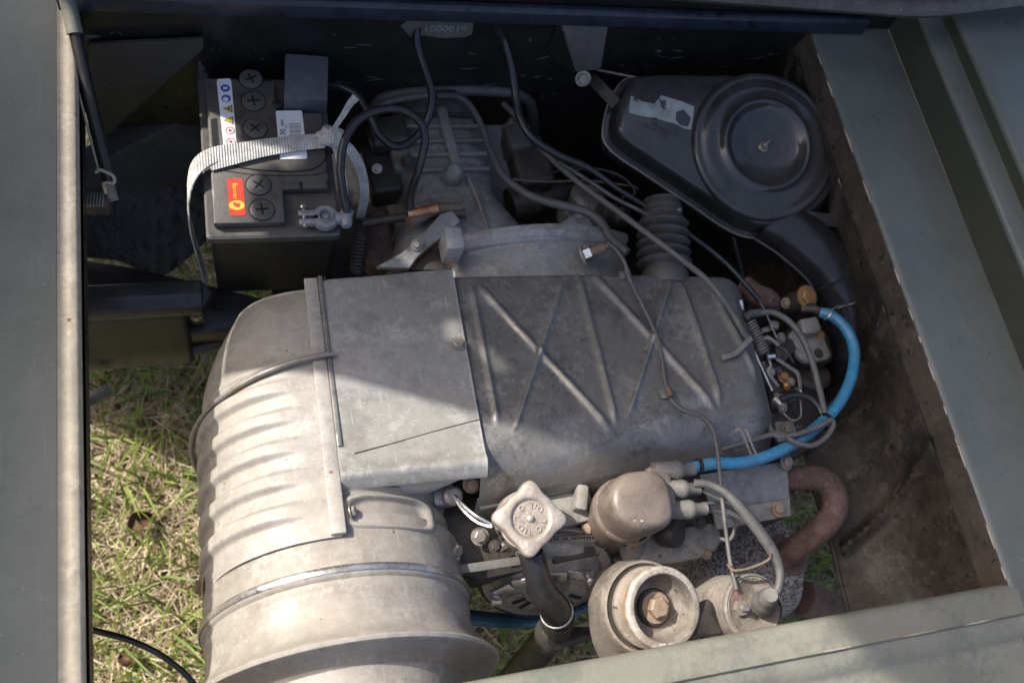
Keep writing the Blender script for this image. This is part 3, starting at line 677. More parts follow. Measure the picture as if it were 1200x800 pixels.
# ------------------------------------------------------------------ bell housing and gearbox
gear = thing('gearbox', 'cast alloy gearbox and bell housing running forward into the tunnel', 'gearbox')
BO = P(603, 300, -.27) ; BO[1] = .56
def bell(u, v):
    a = rad(132 - 84 * u); s = -.07 + .185 * v
    r = .152 + .006 * sm(s, .055, .062) + .004 * sm(s, .072, .078) - .022 * sm(s, .094, .115)
    return BO + V(math.cos(a) * r * 1.38, .004 + s * .62, math.sin(a) * r - .014)
finish('bell_housing', *patch(bell, 60, 50, V(0, 0, -.02)), 'cast_alloy', gear, sharp=30)
finish('housing_lug', *box(P(529, 288, -.118), .026, .035, .05), 'cast_alloy', gear, bevel=.005)
lf = [(440, 312), (470, 296), (500, 268), (516, 250), (530, 246), (540, 258), (528, 270), (512, 282), (490, 300), (480, 314)]
finish('side_flange', *prism([P(x, y, -.145) for x, y in lf], V(0, 0, -.012)), 'cast_alloy', gear, bevel=.003)
finish('side_cavity', *prism([P(x, y, -.165) for x, y in ((470, 314), (500, 282), (528, 268), (530, 314))], V(0, 0, -.02)), 'copper', gear, bevel=.002)
finish('cavity_plate', *prism([P(x, y, -.160) for x, y in ((478, 316), (505, 292), (524, 288), (524, 316))], V(0, 0, -.008)), 'oily_metal', gear, bevel=.002)
bolt('flange_bolt', P(488, 287, -.140), V(-.2, -.3, 1), .0055, 'steel_dull', gear)
finish('right_lug', *prism([P(x, y, -.155) for x, y in ((655, 262), (672, 250), (690, 252), (698, 268), (705, 282), (690, 284))], V(0, 0, -.03)), 'cast_alloy', gear, bevel=.004)
bolt('lug_bolt', P(678, 252, -.152), V(0, 0, 1), .005, 'cast_alloy', gear)
def sect(y, x0, x1, zt, zb_, n=7):
    w = (x1 - x0) / 2; c = (x0 + x1) / 2; pts = []
    for a in np.linspace(math.pi, 0, 2 * n + 1):
        ca, sa = math.cos(a), math.sin(a)
        pts.append(V(c + w * math.copysign(abs(ca) ** .6, ca), y, zb_ + (zt - zb_) * abs(sa) ** .45))
    return pts
secs = [sect(.625, .235, .475, -.165, -.32), sect(.66, .245, .455, -.172, -.32), sect(.70, .255, .435, -.182, -.32), sect(.735, .27, .42, -.195, -.32), sect(.76, .262, .425, -.20, -.32), sect(.80, .26, .425, -.20, -.33), sect(.84, .268, .42, -.205, -.33), sect(.90, .275, .415, -.21, -.33), sect(1.05, .285, .41, -.215, -.33)]
finish('gear_case', *loft(secs), 'cast_alloy', gear, sharp=40)
for y, z, mm in ((.765, -.199, 'cast_dirty'), (.792, -.1985, 'cast_dirty'), (.818, -.2, 'steel_dull'), (.848, -.203, 'steel_dull'), (.872, -.206, 'oily_metal')):
    finish('case_fin', *bar(V(.285, y, z + .002), V(.405, y, z + .002), .006, .009), mm, gear, bevel=.0015)
finish('case_ridge', *bar(V(.352, .755, -.192), V(.345, .88, -.198), .016, .012), 'cast_dirty', gear, bevel=.003)
finish('case_ridge', *tube([V(.375, .64, -.168), V(.372, .70, -.18), V(.366, .75, -.19)], .0035, 8, 4), 'cast_dirty', gear)
finish('case_plug', *merged(lathe([(0, .012), (.009, .012), (.013, .008), (.015, 0), (.015, -.01)], P(531, 203, -.178), (0, -.1, 1), 24)), 'cast_dirty', gear)
# dark greasy clutter beside the gearbox
for (x, y, z, sx, sy, sz, mm) in ((455, 160, -.21, .06, .05, .04, 'oily_metal'), (447, 205, -.25, .05, .09, .05, 'oily_metal'), (470, 190, -.22, .03, .04, .03, 'cast_dirty'), (620, 195, -.24, .06, .09, .05, 'oily_metal'), (605, 168, -.23, .04, .05, .05, 'rubber_dusty'), (440, 285, -.26, .05, .09, .04, 'rust_pipe')):
    finish('side_casting', *box(P(x, y, z), sx, sy, sz, V(1, .1, .1), V(-.1, 1, 0), V(-.1, 0, 1)), mm, gear, bevel=.008, bseg=3)
for (x, y, z, r_, h_, ax, mm) in ((640, 185, -.25, .030, .05, (.2, -.3, 1), 'oily_metal'), (690, 230, -.25, .036, .06, (.1, .2, 1), 'cast_dirty'), (655, 225, -.27, .028, .09, (1, .2, .1), 'oily_metal'), (730, 255, -.22, .020, .05, (.3, -.5, .6), 'oily_metal'), (600, 150, -.25, .022, .05, (0, 1, .2), 'cast_dirty')):
    finish('side_fitting', *merged(lathe([(0, -h_), (r_, -h_), (r_ * 1.05, -h_ * .5), (r_ * .85, -h_ * .45), (r_ * .85, 0), (r_ * .6, h_ * .12), (r_ * .3, h_ * .12), (r_ * .28, h_ * .3), (0, h_ * .3)], P(x, y, z), ax, 24)), mm, gear, sharp=35)
bolt('case_bolt', P(477, 190, -.20), V(0, -.2, 1), .008, 'oily_metal', gear)
bolt('case_bolt', P(442, 198, -.215), V(-.2, -.2, 1), .0055, 'steel_bare', gear)
finish('linkage_rod', *tube([P(425, 262, -.18), P(470, 255, -.17), P(545, 250, -.155)], .007, 10, 5), 'oily_metal', gear)
finish('rod_boot', *tube([P(480, 262, -.15), P(510, 245, -.148), P(540, 243, -.15)], lambda t: .010 - .003 * t, 10, 5), 'wire_brown', gear)

# sensor with a bright nut on the bell housing
sn = thing('oil_pressure_sender', 'brown pressure sender with a bright hex nut on the bell housing', 'sensor')
a0 = P(685, 299, -.118); a1 = P(716, 286, -.095); dr = nrm(a1 - a0)
finish('washer', *merged(lathe([(0, -.004), (.0155, -.004), (.0155, 0), (0, 0)], a0, dr, 24)), 'cast_dirty', sn)
e1_, e2_, _ = basis(dr)
hx6 = lambda r, h: [a0 + dr * h + (e1_ * math.cos(t) + e2_ * math.sin(t)) * r for t in np.arange(6) * math.pi / 3]
finish('hex_nut', *loft([hx6(.0115, 0), hx6(.0125, .001), hx6(.0125, .011), hx6(.0105, .0125)]), 'bright_steel', sn, sharp=20)
finish('sleeve', *merged(lathe([(0, .0126), (.0085, .0126), (.0088, .030), (.0078, .033), (.005, .033), (.004, .028), (0, .028)], a0, dr, 24)), 'wire_brown', sn, sharp=30)
finish('terminal', *bar(a0 + dr * .030, a0 + dr * .040, .005, .003), 'copper', sn)

# ================================================================== BATTERY
bat = thing('battery', 'black starter battery with round cell caps and warning labels', 'battery')
BZ = -.092
b0 = P(243, 272, BZ); bx = nrm(P(395, 268, BZ) - b0); bx[2] = 0; by = V(-bx[1], bx[0], 0); BW, BL = .168, .250
def bp(u, v, z=0.): return b0 + bx * u + by * v + V(0, 0, z)
def rrect(x0, y0, x1, y1, r, f, n=4):
    out = []
    for cx, cy, a0 in ((x1 - r, y0 + r, -90), (x1 - r, y1 - r, 0), (x0 + r, y1 - r, 90), (x0 + r, y0 + r, 180)):
        for k in range(n + 1):
            t = rad(a0 + 90 * k / n); out.append(f(cx + r * math.cos(t), cy + r * math.sin(t)))
    return out
finish('case', *loft([rrect(.006, .004, BW - .006, BL - .004, .006, lambda a, c: bp(a, c, -.185)), rrect(.002, .002, BW - .002, BL - .002, .006, lambda a, c: bp(a, c, -.028))]), 'battery_case', bat, sharp=40)
finish('lid_base', *loft([rrect(-.002, -.002, BW + .002, BL + .002, .006, lambda a, c: bp(a, c, -.0275)), rrect(-.002, -.002, BW + .002, BL + .002, .006, lambda a, c: bp(a, c, -.016)), rrect(.001, .001, BW - .001, BL - .001, .006, lambda a, c: bp(a, c, -.0135))]), 'battery_top', bat, sharp=30)
# raised top: stepped around both terminals
rt = [(.008, .012), (.098, .012), (.098, .062), (.160, .062), (.160, .185), (.100, .185), (.100, .238), (.008, .238)]
L = [bp(a, c, 0) for a, c in rt]
finish('lid_top', *prism([bp(a, c, -.0130) for a, c in rt], V(0, 0, .0130)), 'battery_top', bat, bevel=.003, sharp=30)
def onbat(px, py, h=.0): return P(px, py, BZ + h)
# lid groove
gr = [(262, 193), (300, 199), (345, 201), (370, 197), (382, 185), (383, 175)]
finish('lid_groove', *tube([onbat(x, y, .0002) for x, y in gr], .0011, 6, 5), 'slot_black', bat)
gr = [(262, 200), (300, 205), (345, 206), (378, 203), (390, 190)]
finish('lid_groove', *tube([onbat(x, y, .0002) for x, y in gr], .0007, 6, 5), 'slot_black', bat)
finish('grip_recess', *prism([onbat(x, y, .0004) for x, y in ((247, 140), (254, 138), (257, 170), (249, 172))], V(0, 0, -.003)), 'slot_black', bat)
for k, (x, y, ang) in enumerate(((303, 217, .9), (307, 246, .1), (299, 151, .75), (297, 119, .15), (294, 93, .4))):
    c = onbat(x, y, 0)
    cap = finish('cell_cap', *merged(lathe([(0, .0022), (.0135, .0022), (.0152, .0014), (.0158, -.001), (.0158, -.003)], c, (0, 0, 1), 36)), 'cap_grey', bat, sharp=40)
    finish('cap_ring', *lathe([(.0160, .0002), (.0166, .0007), (.0172, .0002)], c, (0, 0, 1), 36, arc=(0, 360)), 'slot_black', cap)
    for a in (ang, ang + 1.57):
        d_ = V(math.cos(a), math.sin(a), 0)
        finish('cross_slot', *bar(c - d_ * .0085 + V(0, 0, .0024), c + d_ * .0085 + V(0, 0, .0024), .0024, .0006), 'slot_black', cap)
for x, y in ((352, 214), (384, 213)):
    finish('vent_slot', *tube([onbat(x, y, .0004), onbat(x + 1, y + 9, .0004)], lambda t: .0028 - .0018 * t, 8, 3), 'slot_black', bat)
for x, y in ((325, 122), (341, 121), (357, 120)):
    finish('lid_dimple', *merged(lathe([(0, .0003), (.006, .0003), (.0065, 0)], onbat(x, y, 0), (0, 0, 1), 20)), 'battery_case', bat)
# square terminal cover at the far end
tcv = [onbat(333, 116, .022), onbat(384, 117, .022), onbat(385, 66, .022), onbat(334, 62, .022)]
tb = finish('terminal_cover', *prism(tcv, V(0, 0, -.036)), 'block_grey', bat, bevel=.0025)
# labels: warning strip
def sticker(name, pts, m, h=.0006):
    return finish(name, *prism([onbat(x, y, h) for x, y in pts], V(0, 0, -.0004)), m, bat)
ws = sticker('warning_label', [(255, 93), (269, 92), (271, 95), (277, 163), (277, 172), (262, 172), (254, 96)], 'paper_white')
bxd = bx; byd = by
def disc(px, py, r, m, par, h=.0010, n=20): return finish('symbol', *merged(lathe([(0, 0), (r, 0), (r, -.0002)], onbat(px, py, h), (0, 0, 1), n)), m, par)
def tri(px, py, s, m, par, h=.0010):
    c = onbat(px, py, h); return finish('symbol', *prism([c + bxd * s * .9 + byd * s, c + bxd * s * .9 - byd * s, c - bxd * s], V(0, 0, -.0002)), m, par, smooth=False)
disc(264, 103.5, .0062, 'ink_blue', ws); disc(265, 115.5, .0062, 'ink_blue', ws)
finish('symbol', *bar(onbat(261.5, 103.5, .0013), onbat(266.5, 103.3, .0013), .0035, .0002), 'paper_white', ws)
finish('symbol', *merged(lathe([(0, 0), (.0038, 0), (.0038, -.0002)], onbat(264.5, 116.5, .0013), (0, 0, 1), 9)), 'paper_white', ws)
for y, dx in ((127.5, 267), (141, 268)):
    tri(dx, y, .0066, 'slot_black', ws); tri(dx + .2, y, .0052, 'ink_yellow', ws, .0012)
finish('symbol', *merged(lathe([(0, 0), (.0016, 0), (.0016, -.0002)], onbat(268, 127.5, .0014), (0, 0, 1), 7)), 'slot_black', ws)
for y, x in ((153, 269.5), (166, 270.5)):
    finish('symbol', *lathe([(.0048, 0), (.0058, .0001), (.0058, -.0002)], onbat(x, y, .0010), (0, 0, 1), 24, arc=(0, 360)), 'ink_red', ws)
    finish('symbol', *merged(lathe([(0, 0), (.0022, 0), (.0022, -.0002)], onbat(x, y, .0010), (0, 0, 1), 8)), 'ink_red', ws)
# barcode label
bl = sticker('barcode_label', [(323, 131), (324, 130), (352, 129.5), (354, 131), (360, 184), (359, 186), (329, 186.5), (328, 185)], 'paper_white')
for k, (y0, w) in enumerate(((145.5, .0014), (147.6, .0007), (149.2, .0015), (151.4, .0006), (153., .0012), (154.8, .0016), (157., .0007), (158.6, .0013))):
    finish('bar', *bar(onbat(338.6 + k * .15, y0, .0009), onbat(352 + k * .15, y0 - .2, .0009), w, .0002), 'ink_grey', bl)
text('print', '30', onbat(331.5, 155, .0009), by, V(0, 0, 1), .0105, 'ink_dark', bl)
text('print', '0092', onbat(331, 144, .0009), by, V(0, 0, 1), .0055, 'ink_grey', bl)
text('print', '7 16', onbat(335.5, 150, .0009), by, V(0, 0, 1), .0042, 'ink_grey', bl)
# red label with yellow script and emblem
rl = finish('brand_label', *prism(rrect(0, 0, 1, 1, .12, lambda a, c: onbat(265.5 + 19 * a + (1 - c) * 3.5, 252.5 - 43.5 * c, .0006)), V(0, 0, -.0004)), 'label_red', bat)
text('print', 'Banner', onbat(275.5, 224, .0009), -by, V(0, 0, 1), .0085, 'label_yellow', rl)
em = [onbat(277.5 + 9.2 * math.cos(t), 240.5 + 5.6 * math.sin(t), .0009) for t in np.linspace(0, 6.1, 16)]
finish('emblem', *prism(em, V(0, 0, -.0002)), 'label_yellow', rl, smooth=False)
bf = [(273, 238), (275, 236.5), (277, 238), (280, 237.5), (282, 240), (280.5, 242), (281, 244), (279, 242.5), (277, 243.5), (276, 241.5), (274, 241)]
finish('emblem', *prism([onbat(x, y, .0012) for x, y in bf], V(0, 0, -.0002)), 'ink_red', rl, smooth=False)
text('embossed_mark', 'AGM 11', onbat(241.5, 96, -.0005), -by, V(0, 0, 1), .0085, 'cap_grey', bat)
# terminal with clamp
tm = onbat(381, 256, -.002)
tp = finish('terminal_post', *merged(lathe([(0, .006), (.0045, .006), (.0065, .004), (.0085, .010), (.0095, .010), (.0098, -.012)], tm, (0, 0, 1), 28)), 'lead_grey', bat, sharp=35)
cl = thing('battery_clamp', 'grey lead cable clamp around the near battery terminal', 'clamp')
ring = lathe([(.0098, -.004), (.0098, .006), (.0160, .006), (.0172, .003), (.0172, -.004)], tm, (0, 0, 1), 32, xd=bx, arc=(-166, 166))
finish('clamp_ring', *ring, 'lead_grey', cl, sharp=35)
for s in (-1, 1):
    finish('clamp_jaw', *box(tm - bx * .024 + by * s * .0062 + V(0, 0, .001), .022, .009, .011, bx, by), 'lead_grey', cl, bevel=.0025)
finish('clamp_screw', *merged(lathe([(0, -.013), (.0032, -.013), (.0032, .013), (.006, .013), (.006, .017), (0, .017)], tm - bx * .027 + V(0, 0, .002), by, 12)), 'steel_bare', cl)
finish('cable_socket', *tube([tm + bx * .014, tm + bx * .026 + V(0, 0, .001), tm + bx * .030 + by * .010 + V(0, 0, .002)], .0088, 12, 5), 'lead_grey', cl)
finish('socket_nose', *merged(lathe([(.0, .016), (.006, .013), (.0088, .006), (.0088, 0), (0, 0)], tm + bx * .027, -by, 16)), 'lead_grey', cl)

# strap over the battery
def ribbon(pts, wd, w, t=.0016, res=8, n2=5, cup=0.):
    path = cr(pts, res); wds = cr(wd, res) if isinstance(wd, list) else None; loops = []
    fr = frames(path)
    for i, p in enumerate(path):
        wv = nrm(wds[i]) if wds is not None else nrm(wd)
        tt = fr[i][0]; wv = nrm(wv - tt * (wv @ tt)); nn = np.cross(tt, wv); ww = w(i / (len(path) - 1)) if callable(w) else w
        a = [p + wv * ww * (k / n2 - .5) + nn * (t / 2 + cup * math.sin(math.pi * k / n2)) for k in range(n2 + 1)]
        c = [p + wv * ww * (k / n2 - .5) + nn * (-t / 2 + cup * math.sin(math.pi * k / n2)) for k in range(n2, -1, -1)]
        loops.append(a + c)
    return loft(loops)
stp = thing('webbing_strap', 'pale grey woven strap knotted over the black battery', 'strap')
zb_ = BZ
main = [P(243, 335, -.25), P(233, 300, -.20), P(222, 255, -.135), P(224, 212, -.10), P(243, 185, BZ + .006), P(290, 175, BZ + .0035), P(340, 168, BZ + .0035), P(378, 165, BZ + .006)]
finish('strap_band', *ribbon(main, V(.05, 1, .08), .022, .0018, cup=.001), 'webbing', stp)
sec = [P(246, 195, BZ + .004), P(275, 187, BZ + .0058), P(310, 178, BZ + .0070), P(345, 172, BZ + .0066), P(380, 168, BZ + .009)]
finish('strap_band', *ribbon(sec, V(.1, 1, .2), .013, .0016), 'webbing', stp)
def knot(u, v):
    th = 2 * math.pi * u; ph = math.pi * v; r = V(.019, .0155, .011)
    d_ = V(math.sin(ph) * math.cos(th), math.sin(ph) * math.sin(th), math.cos(ph))
    k = 1 + .10 * math.sin(5 * th + 4 * ph) + .05 * math.sin(9 * ph + 2 * th)
    return P(388, 160, BZ + .014) + d_ * r * k
finish('strap_knot', *merged(patch(knot, 28, 16)), 'webbing', stp, sharp=70)
finish('strap_tail', *ribbon([P(392, 150, BZ + .022), P(402, 135, BZ + .028), P(410, 122, BZ + .032), P(417, 114, BZ + .034)], V(1, .4, 0), lambda t: .006 + .005 * t, .0012), 'webbing', stp)
finish('strap_fall', *ribbon([P(396, 162, BZ + .012), P(412, 178, BZ), P(423, 200, BZ - .03), P(427, 228, BZ - .06), P(422, 256, BZ - .10)], V(1, .15, -.25), .014, .0014), 'webbing', stp)
finish('strap_fall', *ribbon([P(392, 168, BZ + .008), P(398, 190, BZ), P(403, 220, BZ - .012), P(404, 240, BZ - .03)], V(1, .0, -.1), .010, .0014), 'webbing', stp)

# corrugated conduit beside the battery
cd = finish('corrugated_conduit', *tube([P(424, 255, -.19), P(421, 285, -.22), P(418, 318, -.26)], lambda t: .0095 + .0016 * math.sin(t * 2 * math.pi * 16), 14, 40), 'rubber_dusty')
tag(cd, 'narrow corrugated black conduit dropping between battery and gearbox', 'conduit')

# ================================================================== AIR CLEANER
ac = thing('air_cleaner', 'black pressed steel air cleaner with round ringed lid', 'air cleaner')
AN = nrm(V(-.10, -.30, 1)); AO = P(880, 190, -.075)
def onac(px, py, h=0.): return PP(px, py, AO + AN * h, AN)
cc_ = lambda L, s, o: [(x / s + o[0], y / s + o[1]) for x, y in L]
outl = cc_([(105, 68), (150, 46), (300, 42), (450, 42), (600, 42), (690, 48), (800, 92), (900, 172), (980, 265), (1035, 360), (1053, 440), (1045, 520), (1005, 605), (935, 680), (840, 738), (740, 755), (640, 743), (540, 692), (430, 615), (300, 530), (200, 462), (110, 403), (50, 352), (27, 300), (36, 215), (65, 130)], 3.81, (700, 80))
o3 = [onac(x, y, -.045) for x, y in outl]
o3 = cr(o3 + [o3[0]], 4)[:-1]; cen = sum(o3) / len(o3)
def inset(l, d, h):
    n = len(l); out = []
    for i in range(n):
        t = nrm(l[(i + 1) % n] - l[i - 1]); nn = np.cross(AN, t)
        if (cen - l[i]) @ nn < 0: nn = -nn
        out.append(l[i] + nn * d + AN * h)
    return out
finish('lower_pan', *loft([inset(o3, .020, -.050), inset(o3, .008, -.046), inset(o3, .003, -.030), inset(o3, .003, -.0005)]), 'cleaner_black', ac, sharp=40)
bodyl = [inset(o3, 0, 0), inset(o3, -.0005, .0015), inset(o3, 0, .003), inset(o3, .0065, .0035), inset(o3, .0075, .005), inset(o3, .0085, .030), inset(o3, .0105, .036), inset(o3, .0145, .0405), inset(o3, .020, .0420)]
finish('upper_shell', *loft(bodyl), 'cleaner_black', ac, sharp=50)
finish('clamp_rim', *tube([p - AN * .001 for p in o3] + [o3[0] - AN * .001], .0026, 8, 1, smoothpath=False), 'steel_dull', ac)
lc = onac(896, 171, .002)
lid = [(.084, -.012), (.0845, -.004), (.083, 0), (.080, .0022), (.077, .0012), (.0745, .0012), (.072, .003), (.064, .0038), (.056, .0030), (.0535, .0045), (.051, .0085), (.0485, .0095), (.046, .0075), (.043, .0015), (.037, -.0010), (.022, -.0035), (.010, -.0045), (0, -.0048)]
finish('round_lid', *merged(lathe([(r_ * 1.40, h_ * 1.35) for r_, h_ in lid], lc, AN, 96)), 'cleaner_black', ac, sharp=70)
wn = lc - AN * .004
w1 = finish('wing_nut', *merged(lathe([(0, .007), (.0035, .007), (.005, .002), (.008, 0)], wn, AN, 16)), 'steel_dull', ac)
e1_, e2_, _ = basis(AN)
for s in (-1, 1): finish('wing', *bar(wn + AN * .005, wn + AN * .009 + (e1_ * .7 + e2_ * .6) * .012 * s, .006, .0016, up=e2_), 'steel_dull', w1, bevel=.0006)
# worn label patch (irregular), pressed text
lb = [(150, 125), (165, 128), (200, 150), (255, 160), (285, 122), (330, 135), (380, 150), (432, 172), (425, 235), (418, 275), (390, 270), (345, 248), (260, 225), (190, 212), (142, 200), (140, 185)]
finish('worn_label', *prism([onac(*p_, -.0026) for p_ in cc_(lb, 3.81, (700, 80))], AN * .0004), 'cleaner_worn', ac)
finish('worn_label', *prism([onac(*p_, -.0022) for p_ in cc_([(352, 195), (385, 185), (418, 222), (405, 262), (370, 255), (350, 232)], 3.81, (700, 80))], AN * .0003), 'cleaner_black', ac)
tx = nrm(onac(800, 163, -.002) - onac(745, 148, -.002))
text('pressed_text', '10M.C.3361/6', onac(772, 152, -.0028), tx, AN, .0115, 'cleaner_black', ac, depth=.0014)
text('pressed_text', '5.12', onac(778, 161, -.0028), tx, AN, .009, 'cleaner_black', ac, depth=.0013)
for x, y in ((857, 221), (869, 227), (768, 142)):
    finish('lid_clip', *box(onac(x, y, -.001), .006, .010, .002, e1_, e2_, AN), 'cleaner_black', ac, bevel=.0005)
# arms
finish('mount_arm', *bar(P(945, 255, -.10), P(1008, 262, -.10), .020, .003, up=V(0, -.5, 1)), 'cleaner_black', ac, bevel=.001)
finish('mount_arm', *bar(P(975, 220, -.12), P(1010, 262, -.11), .010, .003), 'cleaner_worn', ac, bevel=.001)
bolt('arm_bolt', P(1011, 268, -.088), V(-.2, -.5, 1), .0095, 'oily_metal', ac)
finish('arm_plate', *prism([P(998, 250, -.102), P(1016, 250, -.102), P(1022, 280, -.105), P(1008, 288, -.105)], V(0, 0, -.003)), 'wall_grey', ac, bevel=.001)
finish('wall_arm', *bar(P(690, 88, -.125), P(722, 122, -.085), .018, .003, up=V(0, -1, .6)), 'wall_grey', ac, bevel=.001)
finish('wall_rod', *tube([P(700, 82, -.10), P(730, 88, -.09), P(745, 91, -.085)], .0018, 8, 4), 'steel_dull', ac)

# rubber elbow under the cleaner
el = thing('intake_elbow', 'thick black rubber elbow hose curving down below the air cleaner', 'hose')
ep = [P(900, 255, -.135), P(940, 282, -.135), P(975, 318, -.145), P(993, 360, -.17), P(994, 402, -.205), P(980, 445, -.27)]
finish('elbow_tube', *tube(ep, .043, 28, 8), 'rubber_black', el)
pth = cr(ep, 8); fr_ = frames(pth)
for i in (17, 22, 28):
    t, a, b_ = fr_[i]; lp = [pth[i] + (a * math.cos(q_) + b_ * math.sin(q_)) * .0436 for q_ in np.linspace(0, 2 * math.pi, 30)]
    finish('hose_band', *tube(lp, .0026, 6, 1, smoothpath=False), 'rubber_black', el)
finish('seam_wire', *tube([P(885, 280, -.13), P(915, 300, -.135), P(948, 330, -.15), P(955, 350, -.16)], .0018, 6, 5), 'rubber_dusty', el)

# bellows
bw = thing('rubber_bellows', 'pleated grey rubber bellows between ribbed cover and air cleaner', 'bellows')
q0 = P(779, 322, -.135); q1 = P(775, 240, -.120); bd_ = q1 - q0; Lb = np.linalg.norm(bd_)
pr = [(.030, -.02), (.030, .0)]
for k in range(5):
    h = Lb * (.10 + .135 * k); pr += [(.0245, h), (.0335 - .0004 * k, h + Lb * .040), (.0352 - .0004 * k, h + Lb * .060), (.0335 - .0004 * k, h + Lb * .082)]
pr += [(.027, Lb * .80), (.0255, Lb * .84), (.0255, Lb * .98), (.0235, Lb * 1.0), (.0235, Lb * 1.05)]
finish('pleats', *merged(lathe([(0, -.02)] + [(r_ * 1.18, h_) for r_, h_ in pr], q0, bd_, 44)), 'rubber_dusty', bw, sharp=60)
finish('clamp', *lathe([(.0308, Lb * .86), (.0320, Lb * .87), (.0320, Lb * .93), (.0308, Lb * .94)], q0, bd_, 40, arc=(0, 360)), 'oily_metal', bw)
finish('clamp_screw', *bar(q0 + nrm(bd_) * Lb * .9 + V(-.012, -.012, .022), q0 + nrm(bd_) * Lb * .9 + V(.018, -.012, .024), .007, .006), 'steel_dull', bw, bevel=.001)

# ================================================================== DISTRIBUTOR
di = thing('distributor', 'brown bakelite distributor with three rubber plug boots', 'distributor')
DB = P(716, 607, -.130)
finish('body_cup', *merged(lathe([(0, -.035), (.024, -.035), (.030, -.028), (.037, -.018), (.0375, -.010), (.038, .042), (.0405, .044), (.0405, .053), (.0382, .056)], DB, (0, 0, 1), 56)), 'bakelite', di, sharp=45)
CO = DB + V(0, 0, .056)
def capo(s, h, ex=0.):
    pts = []
    for t in np.linspace(0, 2 * math.pi, 48, endpoint=False):
        x, y = math.cos(t), math.sin(t); r = .0380 * s
        px_, py_ = r * x, r * y
        if x > 0: px_ = r * 1.22 * x ** .55; py_ = r * math.copysign(abs(y) ** .6, y)
        pts.append(CO + V(px_, py_ - .10 * px_ * 0, h))
    return pts
finish('bakelite_cap', *loft([capo(1, 0), capo(1, .022), capo(.985, .032), capo(.95, .040), capo(.88, .0455), capo(.76, .0485), capo(.55, .0500), capo(.25, .0503)]), 'bakelite', di, sharp=60)
for k, (x, y) in enumerate(((784, 551), (790, 573), (798, 597))):
    o_ = P(x, y, -.062); d_ = nrm(V(1, -.10, .02))
    finish('plug_boot', *merged(lathe([(0, -.022), (.0112, -.022), (.0116, .006), (.0122, .007), (.0122, .012), (.0108, .016), (.0082, .019), (.0080, .034), (.0066, .0345), (0, .0345)], o_, d_, 24)), 'boot_rubber', di, sharp=40)
finish('tower_block', *prism([P(758, 546, -.052), P(784, 541, -.052), P(797, 600, -.052), P(770, 606, -.052)], V(0, 0, -.022)), 'bakelite', di, bevel=.006, bseg=3)
# spring clip, screw and condenser at the foot
c = P(742, 628, -.110)
g = G().add(tube([c + V(-.015, -.004, 0), c + V(-.004, -.010, .006), c + V(.012, -.008, .008), c + V(.026, .004, .008)], .0020, 8, 6)).add(tube([c + V(-.012, -.007, -.002), c + V(0, -.012, .001), c + V(.008, -.010, .004)], .0020, 8, 5)).add(tube([c + V(0, -.014, -.012), c + V(0, -.012, .006), c + V(-.001, -.004, .014)], .0026, 8, 5))
g.build('cap_clip', 'rust_bolt', di)
bolt('cup_bolt', P(690, 618, -.125), V(-.8, -.3, .5), .008, 'rust_bolt', di)
finish('condenser', *merged(lathe([(0, 0), (.018, 0), (.020, .004), (.020, .022), (.018, .026), (0, .026)], P(775, 622, -.14), nrm(V(.5, -.3, .7)), 24)), 'oily_metal', di, sharp=35)
finish('drive_neck', *tube([P(738, 632, -.15), P(744, 655, -.165), P(748, 685, -.20)], .018, 18, 5), 'cast_dirty', di)

# ================================================================== OIL FILLER
of = thing('oil_filler', 'dusty four lobed metal oil filler cap on its neck', 'oil filler')
oc = P(622, 607, -.052); OX = nrm(V(-.05, -.12, 1)); f1, f2, _ = basis(OX)
def lob(th, s=1.):
    a = th + rad(9); k = abs(math.cos(2 * a)) ** 5
    return (.0345 + .0110 * k) * s
def lobl(s, h): return [oc + (f1 * math.cos(t) + f2 * math.sin(t)) * lob(t, s) + OX * h for t in np.linspace(0, 2 * math.pi, 96, endpoint=False)]
def circl(r, h): return [oc + (f1 * math.cos(t) + f2 * math.sin(t)) * r + OX * h for t in np.linspace(0, 2 * math.pi, 96, endpoint=False)]
finish('filler_cap', *loft([lobl(.93, -.016), lobl(.99, -.015), lobl(1.0, -.012), lobl(1.0, -.005), lobl(.975, -.0015), lobl(.93, 0), circl(.0265, .0012), circl(.0245, .0008), circl(.0225, -.0015), circl(.0215, -.0030), circl(.012, -.0026), circl(.0048, -.0024), circl(.004, .0002), circl(.002, .0012)]), 'cap_metal', of, sharp=50)
for ch, an in (('O', 215), ('I', 240), ('L', 262), ('O', 35), ('I', 58), ('L', 80), ('O', 125), ('I', 148), ('L', 170), ('O', 300), ('I', 322), ('L', 344)):
    r_ = f1 * math.cos(rad(an)) + f2 * math.sin(rad(an)); tg = -f1 * math.sin(rad(an)) + f2 * math.cos(rad(an))
    text('cap_letter', ch, oc + r_ * .0165 - OX * .0022, tg, OX, .0095, 'cap_metal', of, depth=.0008)
finish('filler_neck', *merged(lathe([(0, -.016), (.036, -.016), (.0365, -.040), (.034, -.046), (.026, -.060), (.022, -.12), (0, -.12)], oc, OX, 40)), 'cap_metal', of, sharp=40)
bolt('neck_screw', oc + nrm(V(-.9, -.4, 0)) * .0365 - OX * .026, V(-.9, -.4, .2), .004, 'oily_metal', of)
br = thing('breather_pipe', 'glossy black breather elbow running down from the oil filler', 'pipe')
bpth = [P(622, 648, -.085), P(629, 672, -.098), P(637, 694, -.115), P(650, 712, -.145), P(655, 724, -.175)]
finish('pipe_elbow', *tube(bpth, lambda t: .0155 + .0045 * sm(t, .3, .8), 20, 8), 'rubber_black', br)
finish('pipe_clamp', *lathe([(.0195, 0), (.0215, .001), (.0215, .004), (.0195, .005)], P(652, 716, -.155), nrm(bpth[-1] - bpth[-2]), 28, arc=(0, 360)), 'steel_bare', br)
